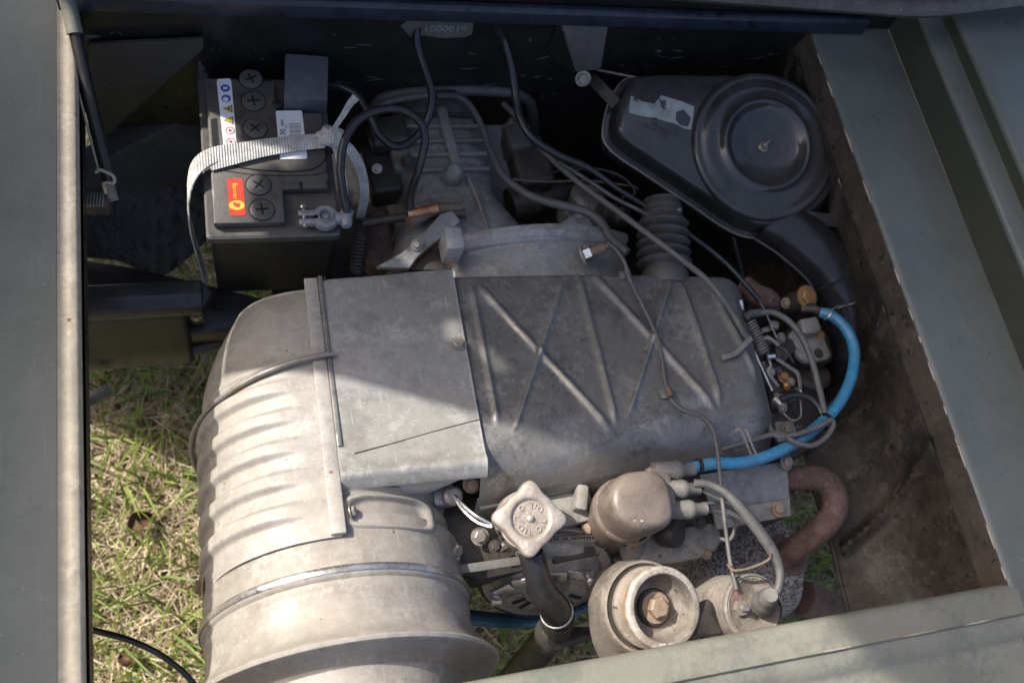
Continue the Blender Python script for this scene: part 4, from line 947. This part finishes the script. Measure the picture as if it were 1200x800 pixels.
finish('lower_pipe', *tube([P(655, 722, -.17), P(648, 738, -.21), P(628, 765, -.27), P(598, 800, -.34)], .021, 16, 6), 'oily_metal', br)
finish('cross_pipe', *tube([P(640, 752, -.24), P(680, 742, -.25), P(725, 725, -.26)], .012, 12, 5), 'oily_metal', br)
finish('pipe_fitting', *merged(lathe([(0, -.012), (.022, -.012), (.024, -.004), (.024, .006), (.018, .012), (0, .012)], P(648, 742, -.205), V(.3, -.4, .8), 20)), 'oily_metal', br)

# ================================================================== HORN DISC
hn = thing('horn', 'black disc horn with metal bracket under the oil filler', 'horn')
HO = P(640, 672, -.205); HN = nrm(V(-.14, -.86, .46)); h1, h2, _ = basis(HN, V(1, -.1, .1))
finish('horn_shell', *merged(lathe([(0, -.030), (.050, -.030), (.078, -.022), (.086, -.012), (.090, -.008), (.091, .0), (.088, .004), (.074, .0055), (.070, .012), (.052, .020), (.030, .022), (.024, .012), (0, .010)], HO, HN, 72)), 'cast_alloy', hn, sharp=40)
finish('horn_rim', *lathe([(.0855, .003), (.089, .0062), (.0915, .002)], HO, HN, 72, arc=(0, 360)), 'oily_metal', hn)
for k in range(9):
    a = rad(200 + k * 16); c0 = HO + (h1 * math.cos(a) + h2 * math.sin(a)) * .036 + HN * .0225; c1 = HO + (h1 * math.cos(a) + h2 * math.sin(a)) * .056 + HN * .0205
    finish('horn_slot', *bar(c0, c1, .006, .0016, up=HN), 'slot_black' if k % 3 else 'steel_dull', hn, bevel=.0006)
g = G()
brk = [(-.072, -.008), (-.05, .012), (-.02, .022), (.02, .026), (.05, .024), (.066, .012)]
for (a, c), (d_, e) in zip(brk[:-1], brk[1:]): g.add(bar(HO + h1 * a + h2 * c + HN * .022, HO + h1 * d_ + h2 * e + HN * .025, .017, .004, up=HN))
g.build('bracket', 'steel_bare', hn, bevel=.001)
for a, c, mm in ((-.070, -.010, 'bright_steel'), (.052, .022, 'bright_steel'), (-.01, .022, 'copper')):
    finish('terminal', *box(HO + h1 * a + h2 * c + HN * .030, .014, .012, .012, h1, h2, HN), mm, hn, bevel=.002)
finish('type_plate', *box(HO + h1 * .028 + h2 * .079 + HN * .007, .062, .010, .0006, h1, h2 + HN * -.3, HN), 'steel_dull', hn)
for r_ in range(2):
    for k in range(15):
        if RNG.random() < .25: continue
        finish('plate_mark', *box(HO + h1 * (.001 + k * .0038) + h2 * (.0765 + r_ * .0046) + HN * .0076, .0022, .0030, .0004, h1, h2, HN), 'slot_black', hn, smooth=False)
for x, y, z, mm in ((0, 0, 0, 0),):
    finish('horn_wire', *tube([HO + h1 * .040 + h2 * .05 + HN * .02, HO + h1 * .045 + h2 * .02 + HN * .04, HO + h1 * .060 - h2 * .01 + HN * .036, HO + h1 * .085 - h2 * .02 + HN * .02], .0009, 6, 6), 'wire_brown', hn)

# ================================================================== PULLEY AND ITS HOUSING
pu = thing('belt_pulley', 'dusty cup shaped pulley with rusty hex bolt behind the sill', 'pulley')
PO = P(779, 712, -.055); PN = nrm(V(.06, -.16, 1))
cup = [(.0150, -.031), (.031, -.030), (.0365, -.026), (.0400, -.010), (.0415, -.0035), (.0435, -.0008), (.0490, 0), (.0520, -.0015), (.0530, -.005), (.0525, -.010)]
finish('pulley_cup', *lathe([(r_ * .92, h_) for r_, h_ in cup[:6]], PO, PN, 64, arc=(0, 360)), 'pulley_grey', pu, sharp=50)
finish('pulley_rim', *lathe([(r_ * .92, h_) for r_, h_ in cup[5:]], PO, PN, 64, arc=(0, 360)), 'pulley_rim', pu, sharp=50)
finish('pulley_groove', *lathe([(.0484, -.0095), (.0460, -.016), (.0405, -.026), (.0405, -.030)], PO, PN, 64, arc=(0, 360)), 'orange_rust', pu, sharp=50)
finish('pulley_flange', *merged(lathe([(0, -.030), (.0405, -.030), (.0492, -.036), (.0492, -.042), (.040, -.045), (0, -.045)], PO, PN, 64)), 'pulley_grey', pu, sharp=50)
finish('hub', *merged(lathe([(0, -.024), (.021, -.024), (.023, -.027), (.023, -.031)], PO, PN, 32)), 'oily_metal', pu, sharp=40)
bolt('hub_bolt', PO - PN * .024, PN, .0130, 'rust_bolt', pu, h=.014, washer=True)
ho = thing('pulley_housing', 'dirty cast housing around the pulley, partly hidden by the sill', 'housing')
HC = PO - PN * .052 + V(.000, 0, 0)
def hl(th, h):
    return 1 + (.55 * max(0, -math.sin(th)) ** 2 - .10 * max(0, -math.cos(th))) * sm(-h, 0.005, .07)
finish('housing_ring', *lathe([(.0515, .002), (.0530, .004), (.0560, .003), (.0570, -.004), (.0570, -.030), (.0570, -.060)], HC, PN, 72, arc=(0, 360), rf=hl), 'pulley_grey', ho, sharp=50)
finish('housing_bore', *merged(lathe([(.0515, .002), (.051, -.020), (.048, -.032), (0, -.034)], HC, PN, 64)), 'oily_metal', ho, sharp=50)
finish('housing_web', *prism([P(828, 700, -.11), P(845, 706, -.11), P(848, 742, -.11), P(815, 745, -.11)], V(0, 0, -.02)), 'pulley_grey', ho, bevel=.004)

# ================================================================== SOLENOID
so = thing('starter_solenoid', 'round metal solenoid with cable boot and terminal bolt beside the pulley', 'solenoid')
SO = P(884, 712, -.078); SN = nrm(V(.06, -.16, 1))
finish('solenoid_body', *merged(lathe([(0, -.11), (.040, -.11), (.0405, -.006), (.0385, -.001), (.036, .0), (.034, -.0015), (.012, -.002), (0, -.002)], SO, SN, 56)), 'pulley_grey', so, sharp=40)
finish('body_edge', *lathe([(.0408, -.008), (.0420, -.005), (.0412, -.0005), (.039, .0008)], SO, SN, 56, arc=(0, 360)), 'cast_dirty', so)
tb_ = P(867, 712, -.078)
finish('terminal_nut', *merged(lathe([(0, .008), (.0045, .008), (.0045, .006), (.0095, .006), (.0105, .003), (.0105, 0), (.012, 0), (.012, -.002)], tb_, SN, 6)), 'steel_dull', so, sharp=20)
finish('terminal_stud', *merged(lathe([(0, .018), (.003, .018), (.0036, .016), (.0036, .005)], tb_, SN, 14)), 'steel_bare', so, sharp=20)
finish('red_insulator', *merged(lathe([(0, .003), (.008, .003), (.009, 0)], P(862, 700, -.078), SN, 16)), 'rust_pipe', so)
cb_ = P(893, 708, -.076); cd_ = nrm(P(903, 697, -.035) - cb_)
finish('cable_boot', *merged(lathe([(0, 0), (.0150, 0), (.0158, .004), (.0145, .007), (.0152, .010), (.0135, .020), (.0118, .024), (.0125, .028), (.0110, .038), (.0085, .044), (0, .044)], cb_, cd_, 24)), 'boot_rubber', so, sharp=50)

# ================================================================== EXHAUST
mu = thing('muffler', 'speckled rusty exhaust muffler with flaking pale coating', 'muffler')
def muf(px, py): return P(px, py, -.30)
mA, mB = P(815, 675, -.36), P(925, 650, -.36)
finish('muffler_can', *merged(lathe([(0, 0), (.070, .0), (.086, .008), (.088, .014), (.088, .15), (.086, .156), (.070, .165), (0, .166)], mA - nrm(mB - mA) * .02, mB - mA, 56)), 'muffler_flaked', mu, sharp=60)
finish('tail_stub', *tube([P(940, 700, -.36), P(975, 715, -.38)], .028, 16, 2), 'rust_pipe', mu)
ex = thing('exhaust_pipe', 'reddish brown rusty exhaust pipe bent in a tight curve', 'pipe')
ep2 = [P(895, 562, -.15), P(930, 560, -.15), P(958, 560, -.152), P(976, 574, -.156), P(978, 598, -.162), P(962, 620, -.18), P(940, 636, -.21), P(918, 652, -.25)]
finish('bent_pipe', *tube(ep2, .0180, 24, 8), 'rust_pipe', ex)
finish('pipe_flange', *merged(lathe([(0, 0), (.034, 0), (.034, .006), (.024, .010), (0, .010)], P(922, 650, -.275), nrm(ep2[-2] - ep2[-1]), 28)), 'rust_pipe', ex)
hr = finish('heat_riser', *tube([P(872, 335, -.17), P(885, 345, -.16), P(898, 350, -.16), P(904, 356, -.18)], .017, 18, 6), 'rust_pipe')
tag(hr, 'short rusty pipe elbow at the corner of the ribbed cover', 'pipe')

# ================================================================== CARBURETTOR
ca = thing('carburettor', 'dirty grey carburettor with brass plug, linkage and return spring', 'carburettor')
cz = -.17
ol = [(922, 388), (934, 376), (956, 375), (972, 392), (978, 418), (974, 424), (945, 428), (934, 420)]
finish('float_bowl', *prism([P(x, y, cz) for x, y in ol], V(0, 0, -.09)), 'oily_metal', ca, bevel=.005, bseg=3)
finish('bowl_cover', *prism([P(x, y, cz + .012) for x, y in ((924, 392), (936, 380), (955, 380), (966, 396), (975, 416), (970, 421), (944, 425), (934, 418))], V(0, 0, -.010)), 'cast_dirty', ca, bevel=.003)
finish('cover_block', *prism([P(x, y, cz + .032) for x, y in ((938, 373), (958, 370), (964, 385), (960, 389), (942, 390))], V(0, 0, -.024)), 'cast_dirty', ca, bevel=.004, bseg=3)
for x, y in ((961, 392), (959, 414)): bolt('cover_screw', P(x, y, cz + .012), V(0, 0, 1), .0055, 'brass' if y < 400 else 'oily_metal', ca, h=.003)
bolt('brass_plug', P(945, 348, cz + .03), V(.1, -.25, 1), .0125, 'brass', ca, h=.009)
finish('plug_seat', *merged(lathe([(0, -.04), (.018, -.04), (.018, -.012), (.014, 0), (0, 0)], P(944, 350, cz + .028), V(.1, -.2, 1), 20)), 'oily_metal', ca)
bolt('side_screw', P(921, 355, cz + .01), V(-.2, -.5, 1), .006, 'rust_bolt', ca)
finish('fuel_inlet', *tube([P(940, 362, cz + .02), P(953, 362, cz + .03), P(966, 367, cz + .034)], .0075, 12, 4), 'oily_metal', ca)
finish('carb_throat', *merged(lathe([(0, .02), (.030, .02), (.034, .012), (.030, .008), (.030, -.02), (.034, -.024), (.034, -.06), (0, -.06)], P(945, 445, cz - .04), V(.05, .5, 1), 40)), 'oily_metal', ca, sharp=40)
finish('throat_ring', *lathe([(.034, -.028), (.0365, -.030), (.0365, -.036), (.034, -.038)], P(945, 445, cz - .04), V(.05, .5, 1), 40, arc=(0, 360)), 'cast_dirty', ca)
finish('carb_flange', *prism([P(x, y, cz - .01) for x, y in ((905, 405), (925, 415), (935, 440), (930, 475), (905, 480), (893, 440))], V(0, 0, -.05)), 'oily_metal', ca, bevel=.004)
# return spring
s0, s1 = P(879, 377, -.112), P(896, 414, -.118); dv = s1 - s0; d1, d2, d3 = basis(dv); hp = []
for k in range(12 * 10 + 1):
    t = k / 120; a = 2 * math.pi * 12 * t; hp.append(s0 + dv * t + (d1 * math.cos(a) + d2 * math.sin(a)) * .0078)
finish('return_spring', *tube(hp, .0015, 6, 1, smoothpath=False), 'steel_dull', ca)
# linkage rods, levers, terminals
finish('link_rod', *tube([P(884, 412, -.11), P(893, 432, -.112), P(905, 458, -.115)], .0020, 8, 4), 'steel_bare', ca)
finish('link_rod', *tube([P(899, 417, -.11), P(903, 428, -.108), P(900, 436, -.11), P(912, 452, -.115)], .0022, 8, 5), 'steel_dull', ca)
finish('link_pin', *tube([P(899, 418, -.105), P(908, 417, -.102)], .0042, 10, 2), 'bright_steel', ca)
finish('lever_arm', *tube([P(910, 420, -.125), P(925, 430, -.125), P(935, 438, -.125), P(937, 458, -.125), P(925, 465, -.125), P(907, 462, -.12)], .0032, 8, 4, flat=.6), 'steel_dull', ca)
finish('lever_plate', *prism([P(x, y, -.14) for x, y in ((905, 425), (918, 430), (930, 455), (910, 462), (900, 445))], V(0, 0, -.006)), 'oily_metal', ca, bevel=.002)
bolt('lever_nut', P(918, 442, -.134), V(0, 0, 1), .0065, 'brass', ca)
bolt('lever_nut', P(927, 447, -.130), V(0, 0, 1), .0045, 'steel_dull', ca)
finish('roller', *merged(lathe([(0, 0), (.0075, 0), (.0075, .016), (0, .016)], P(908, 468, -.125), nrm(V(.4, -.8, .4)), 20)), 'steel_bare', ca, sharp=30)
bolt('link_screw', P(917, 478, -.118), V(.3, -.6, .7), .006, 'steel_dull', ca)
finish('wire_loop', *tube([P(935, 440, -.118), P(938, 470, -.112), P(938, 488, -.11), P(928, 492, -.11), P(918, 484, -.113)], .0014, 6, 6), 'steel_dull', ca)
bolt('inlet_bolt', P(922, 502, -.125), V(.2, -.3, 1), .0075, 'steel_dull', ca)
finish('mount_tab', *prism([P(x, y, -.132) for x, y in ((908, 494), (930, 492), (936, 512), (912, 518))], V(0, 0, -.01)), 'cast_dirty', ca, bevel=.002)
# dense small linkage parts
s0, s1 = P(893, 425, -.13), P(903, 448, -.13); dv = s1 - s0; d1, d2, d3 = basis(dv)
hp = [s0 + dv * (k / 90) + (d1 * math.cos(k * .698) + d2 * math.sin(k * .698)) * .0045 for k in range(91)]
finish('choke_spring', *tube(hp, .0011, 6, 1, smoothpath=False), 'steel_dull', ca)
for pts, r_, mm in (([(880, 440, -.115), (886, 455, -.115), (893, 470, -.118)], .0026, 'steel_dull'), ([(912, 405, -.125), (922, 412, -.12), (930, 425, -.125)], .0022, 'oily_metal'), ([(925, 470, -.12), (937, 464, -.12), (938, 457, -.12), (932, 455, -.12)], .0015, 'steel_bare'), ([(886, 400, -.12), (900, 396, -.115), (912, 404, -.12)], .003, 'cast_dirty'), ([(897, 478, -.12), (905, 490, -.12), (902, 505, -.115)], .0026, 'oily_metal')):
    finish('link_rod', *tube([P(*q_) for q_ in pts], r_, 8, 5), mm, ca)
for x, y, z, r_, mm in ((903, 436, -.128, .005, 'steel_bare'), (912, 434, -.128, .004, 'oily_metal'), (886, 475, -.125, .006, 'steel_dull'), (935, 500, -.135, .006, 'oily_metal'), (922, 452, -.126, .0045, 'copper'), (899, 398, -.12, .005, 'oily_metal'), (915, 396, -.13, .006, 'steel_dull')):
    bolt('link_nut', P(x, y, z), V(random.uniform(-.4, .4), random.uniform(-.6, 0), 1), r_, mm, ca)
finish('link_bracket', *prism([P(x, y, -.135) for x, y in ((880, 455), (898, 462), (905, 486), (895, 500), (884, 478))], V(0, 0, -.004)), 'cast_dirty', ca, bevel=.001)
finish('link_bracket', *prism([P(x, y, -.145) for x, y in ((908, 400), (928, 396), (934, 408), (920, 424), (910, 418))], V(0, 0, -.01)), 'oily_metal', ca, bevel=.002)
# throttle cable end and clamp
finish('cable_wire', *tube([P(890, 352, -.125), P(898, 368, -.12), P(910, 396, -.12)], .0014, 6, 3), 'steel_bare', ca)
finish('cable_clamp', *box(P(907, 381, -.122), .014, .012, .010, V(1, -.4, 0), V(.4, 1, 0)), 'steel_dull', ca, bevel=.003)
finish('cable_arm', *bar(P(892, 388, -.135), P(908, 383, -.13), .008, .005), 'cast_dirty', ca, bevel=.0015)
finish('vacuum_nipple', *tube([P(874, 372, -.105), P(880, 368, -.10), P(892, 366, -.10)], .0062, 12, 4), 'rubber_dusty', ca)
finish('white_tab', *box(P(868, 358, -.115), .006, .016, .006, V(1, 0, 0), V(.2, 1, 0)), 'paper_white', ca, bevel=.001)
finish('manifold', *prism([P(x, y, -.20) for x, y in ((880, 400), (905, 395), (960, 440), (960, 520), (930, 540), (895, 500))], V(0, 0, -.10)), 'oily_metal', ca, bevel=.008)

# ================================================================== HOSES AND CABLES
def run(name, label, cat, pts, r, m, n=10, res=8, group=None):
    o = finish(name, *tube([P(*p) for p in pts], r, n, res), m); tag(o, label, cat, group); return o
bh = thing('blue_hose', 'bright blue rubber fuel hose curving round the carburettor', 'hose')
bpts = [(962, 366, -.128), (975, 370, -.12), (992, 386, -.112), (1001, 410, -.11), (998, 440, -.108), (986, 468, -.105), (968, 490, -.100), (940, 513, -.094), (905, 532, -.088), (868, 542, -.082), (835, 543, -.078), (804, 550, -.078)]
finish('hose_tube', *tube([P(*p) for p in bpts], .0082, 18, 10), 'blue_rubber', bh)
finish('hose_clip', *tube([P(990, 356, -.112), P(978, 360, -.100), P(972, 370, -.101), P(966, 374, -.11)], .0016, 8, 5), 'steel_bare', bh)
t_ = nrm(P(835, 543, -.078) - P(868, 542, -.082))
finish('hose_ring', *lathe([(.0082, -.003), (.0098, -.002), (.0098, .003), (.0082, .004)], P(819, 546, -.078), t_, 24, arc=(0, 360)), 'rubber_black', bh)
run('lower_blue_hose', 'dark blue hose passing low behind the horn above the grass', 'hose', [(505, 724, -.30), (548, 723, -.31), (600, 727, -.32), (650, 722, -.325), (690, 705, -.325), (728, 684, -.32), (760, 660, -.32)], .0105, 'blue_dark', 14)
run('battery_cable', 'thick black cable looping up from the battery clamp', 'cable', [(407, 250, -.088), (402, 225, -.075), (399, 195, -.06), (404, 165, -.045), (420, 141, -.035), (445, 129, -.03), (472, 129, -.032), (492, 143, -.04), (498, 165, -.055), (490, 200, -.085), (481, 228, -.12), (481, 252, -.145)], .0058, 'rubber_black', 14)
lug = finish('cable_lug', *tube([P(478, 250, -.140), P(490, 248, -.138), P(512, 243, -.138)], lambda t: .0065 + .002 * t, 12, 4, flat=.7), 'copper'); tag(lug, 'bare copper cable lug where the looping cable ends', 'lug')
run('ground_cable', 'black cable sagging from the square terminal cover towards the hatch', 'cable', [(384, 100, -.105), (402, 103, -.10), (420, 114, -.10), (434, 138, -.105), (446, 160, -.115), (466, 172, -.12), (488, 160, -.115), (502, 138, -.10), (506, 112, -.08), (499, 85, -.06), (491, 60, -.045), (488, 40, -.03), (493, 22, -.01)], .0058, 'rubber_black', 14)
run('tunnel_cable', 'grey sheathed cable curving from the tunnel down to the bell housing', 'cable', [(428, 136, -.15), (455, 120, -.145), (490, 113, -.14), (525, 111, -.138), (547, 120, -.135), (563, 145, -.135), (575, 178, -.135), (590, 206, -.13), (620, 229, -.125), (655, 240, -.12), (688, 249, -.115), (705, 262, -.112), (716, 280, -.108), (735, 296, -.10)], lambda t: .0052 + .0016 * sm(t, .4, .7), 'rubber_dusty', 12)
cs = finish('cable_sleeve', *tube([P(512, 112, -.136), P(534, 112, -.134)], .0085, 14, 2), 'rubber_black'); tag(cs, 'short black clip holding the sheathed cable on the tunnel lip', 'clip')
run('throttle_cable', 'black sheathed cable dropping from the hatch edge to the carburettor', 'cable', [(578, 26, -.01), (590, 48, -.04), (599, 80, -.07), (604, 110, -.09), (609, 138, -.10), (624, 162, -.105), (655, 182, -.108), (690, 197, -.11), (725, 222, -.112), (770, 250, -.115), (815, 280, -.12), (850, 308, -.122), (875, 335, -.122), (890, 352, -.123)], lambda t: .0062 - .0022 * sm(t, .45, .65), 'rubber_black', 12)
run('choke_cable', 'dusty grey cable crossing the bellows and ribbed cover diagonally', 'cable', [(590, 122, -.16), (608, 140, -.15), (640, 180, -.14), (680, 216, -.125), (720, 245, -.108), (760, 275, -.092), (800, 305, -.078), (830, 330, -.076), (855, 362, -.078), (870, 388, -.080), (876, 398, -.085)], .0046, 'wire_grey', 12)
run('side_cable', 'thin dark cable running over the side of the bellows', 'cable', [(655, 190, -.13), (690, 212, -.12), (720, 232, -.115), (748, 246, -.11), (790, 268, -.11)], .0033, 'rubber_dusty', 10)
for k, pts in enumerate(([(600, 210, -.2), (640, 213, -.19), (690, 212, -.18), (740, 218, -.175)], [(640, 205, -.18), (680, 195, -.17), (720, 205, -.165), (748, 222, -.165)], [(665, 200, -.17), (700, 198, -.165), (730, 208, -.16), (744, 226, -.165), (728, 232, -.17)])):
    run('loose_wire', ('thin reddish wire', 'thin black wire arching', 'thin black wire loop')[k] + ' tangled beside the air cleaner pan', 'wire', pts, .0018, ('wire_brown', 'rubber_black', 'rubber_black')[k], 8)
run('sender_wire', 'brown wire clipped across the ribbed cover from the pressure sender', 'wire', [(712, 285, -.092), (722, 293, -.088), (732, 308, -.086), (737, 325, -.088), (750, 352, -.086), (766, 385, -.080), (775, 415, -.074), (779, 445, -.068), (786, 468, -.062), (802, 481, -.060), (822, 488, -.060), (835, 503, -.060), (841, 530, -.058), (844, 562, -.056), (848, 600, -.062), (852, 632, -.07), (856, 660, -.066), (863, 690, -.066)], .0027, 'wire_grey', 10)
run('coil_cable', 'thick grey cable from the distributor boot to the solenoid', 'cable', [(813, 566, -.054), (830, 567, -.048), (850, 577, -.042), (868, 595, -.040), (888, 620, -.040), (905, 645, -.040), (914, 668, -.040), (912, 688, -.045), (904, 699, -.050)], lambda t: .0054 + .0022 * math.exp(-((t - .5) / .18) ** 4), 'wire_grey', 14)
for k, pts in enumerate(([(817, 572, -.06), (838, 582, -.062), (858, 590, -.06), (878, 602, -.055)], [(826, 597, -.065), (848, 602, -.08), (862, 612, -.09), (855, 632, -.10), (838, 628, -.11)], [(824, 590, -.07), (845, 590, -.08), (865, 600, -.085), (880, 612, -.10)])):
    run('plug_wire', ('thin wire tied under the thick grey cable', 'grey lead curling back under the lowest plug boot', 'grey lead passing behind the thick cable')[k], 'wire', pts, .0026, 'wire_grey', 8)
run('wire_tie', 'pale wire tie joining the sender wire to the grey cable', 'wire', [(853, 661, -.060), (860, 668, -.052), (880, 665, -.046), (900, 656, -.040), (904, 648, -.034)], .0018, 'wire_brown', 8)
run('vacuum_hose', 'grey vacuum hose arching over the carburettor linkage', 'hose', [(886, 367, -.10), (905, 366, -.094), (924, 376, -.090), (940, 396, -.088), (952, 425, -.088), (960, 455, -.090), (966, 482, -.095), (969, 500, -.10)], .0046, 'wire_grey', 12)
run('vent_hose', 'dark hose curving from the roller to the cable tie', 'hose', [(915, 468, -.11), (930, 463, -.105), (948, 466, -.10), (960, 478, -.098), (966, 494, -.098)], .0052, 'rubber_black', 12)
run('looped_hose', 'thin brown hose crossing twice over the blue hose', 'hose', [(890, 455, -.11), (896, 480, -.105), (902, 500, -.09), (912, 511, -.08), (940, 507, -.078), (962, 498, -.078), (974, 492, -.082), (976, 500, -.082), (966, 514, -.080), (950, 522, -.078), (930, 517, -.078), (912, 508, -.082), (880, 516, -.086), (845, 526, -.09)], .0038, 'wire_grey', 10)
ct = finish('cable_tie', *lathe([(.0115, -.002), (.0128, -.002), (.0128, .003), (.0115, .003)], P(968, 493, -.098), nrm(P(955, 502, -.098) - P(980, 478, -.105)), 20, arc=(0, 360)), 'slot_black'); tag(ct, 'black cable tie bundling hoses to the blue hose', 'cable tie')
run('ground_wire', 'thin black wire trailing across the grass near the deck edge', 'wire', [(85, 728, -.30), (110, 738, -.33), (150, 749, -.36), (190, 768, -.40), (225, 798, -.44), (250, 840, -.48)], .0042, 'rubber_black', 10)
run('corner_harness', 'black wiring harness along the front wall left of the battery', 'cable', [(100, 42, -.055), (140, 36, -.05), (180, 36, -.052), (212, 40, -.06), (230, 54, -.08), (236, 75, -.11), (236, 105, -.15)], .0062, 'rubber_dusty', 12)
run('red_wire', 'short red brown wire beside the bend of the wiring harness', 'wire', [(222, 44, -.06), (231, 55, -.078), (234, 72, -.10), (233, 84, -.12)], .0020, 'rust_pipe', 8)
hc_ = finish('harness_clip', *tube([P(128, 38, -.046), P(136, 34, -.042), P(143, 40, -.05), P(146, 58, -.09), P(134, 60, -.09)], .004, 8, 6, flat=.5), 'blue_black'); tag(hc_, 'bent metal clip holding the wiring harness', 'clip')

# ================================================================== BOX ON THE LEFT
rb = thing('control_box', 'dark grey ribbed control box under the left deck edge', 'box')
X0, X1 = P(88, 350, -.19)[0] - .05, P(238, 352, -.19)[0]
yb = P(160, 372, -.205)[1]; yt = P(160, 336, -.18)[1]
def prof_x(name, prof, x0, x1, m, **k):
    return finish(name, *loft([[V(x0, y, z) for y, z in prof], [V(x1, y, z) for y, z in prof]]), m, rb, **k)
prof_x('box_lid', [(yt + .01, -.185), (yb + .018, -.182), (yb + .004, -.190), (yb, -.203), (yb + .002, -.216), (yt + .01, -.216)], X0, X1, 'box_black', bevel=.004, bseg=3)
finish('lid_nose', *prism([V(X1 - .001, yb + .002, -.19), V(X1 - .001, yt + .01, -.187), V(X1 + .014, yt - .006, -.195)], V(0, 0, -.024)), 'box_black', rb, bevel=.003)
y2 = P(150, 440, -.30)[1]
prof_x('box_body', [(yt, -.214), (yb + .004, -.2165), (yb - .004, -.275), (yb - .012, -.298), (yb - .018, -.345), (yt, -.35)], X0, X1 - .022, 'box_black', bevel=.008, bseg=3)
finish('box_tab', *box(V(X1 - .012, yb + .015, -.245), .02, .006, .05), 'black_paint', rb, bevel=.001)
bolt('box_bolt', V(X1 - .012, yb + .011, -.24), V(0, -1, .1), .005, 'steel_dull', rb)
run('box_hose', 'dark hose running from the control box towards the fan shroud', 'hose', [(205, 412, -.33), (235, 408, -.33), (265, 398, -.33), (300, 392, -.33)], .009, 'rubber_dusty', 12)
run('stub_hose', 'short grey hose end hanging under the control box', 'hose', [(88, 480, -.36), (105, 468, -.36), (128, 455, -.36)], .009, 'wire_grey', 12)

# ================================================================== HATCH STAY
st = thing('hatch_stay', 'worn black stay rod with spring foot beside the left deck edge', 'stay rod')
finish('stay_tube', *tube([P(88, 38, .012), P(108, 130, -.03), P(128, 212, -.07)], .0078, 14, 2), 'black_paint', st)
finish('stay_head', *tube([P(70, -30, .06), P(80, 5, .03), P(88, 40, .012)], .0095, 14, 4), 'sill_paint', st)
finish('stay_edge', *tube([P(92, 92, -.012) + V(-.004, 0, .006), P(121, 205, -.066) + V(-.004, 0, .006)], .0014, 6, 2), 'lip_worn', st)
finish('foot_clip', *tube([P(112, 202, -.058), P(117, 199, -.054), P(132, 206, -.06), P(133, 214, -.066), P(122, 214, -.07), P(124, 226, -.085)], .0022, 8, 5), 'lip_worn', st)
sp0, sp1 = P(126, 212, -.075), P(132, 234, -.10); dv = sp1 - sp0; d1, d2, d3 = basis(dv)
hp = [sp0 + dv * (k / 80) + (d1 * math.cos(k * .628) + d2 * math.sin(k * .628)) * .006 for k in range(81)]
finish('foot_spring', *tube(hp, .0014, 6, 1, smoothpath=False), 'steel_dull', st)
finish('foot_block', *box(P(115, 235, -.11), .03, .028, .03, V(1, -.1, 0), V(.1, 1, 0)), 'oily_metal', st, bevel=.003)
for k in range(6): finish('foot_rib', *box(P(103 + 3.6 * k, 234, -.094), .0018, .020, .004, V(1, -.1, 0), V(.1, 1, 0)), 'steel_dull', st, bevel=.0005)

# ------------------------------------------------------------------ origins at each thing's base, then stand everything on the ground plane z = 0
for o in [x for x in bpy.data.objects if x.parent is None and x.type in ('EMPTY', 'MESH')]:
    if o.type == 'EMPTY':
        ms = [c for c in o.children_recursive if c.type == 'MESH']
        co = np.concatenate([np.array([v.co for v in c.data.vertices]) for c in ms]); mn, mxx = co.min(0), co.max(0)
        base = Vector(((mn[0] + mxx[0]) / 2, (mn[1] + mxx[1]) / 2, mn[2]))
        o.location = base
        for c in o.children: c.location = -base
    elif o.get('kind') is None:
        co = np.array([v.co for v in o.data.vertices]); mn, mxx = co.min(0), co.max(0)
        base = Vector(((mn[0] + mxx[0]) / 2, (mn[1] + mxx[1]) / 2, mn[2]))
        o.data.transform(Matrix.Translation(-base)); o.location = base
    o.location.z += GH
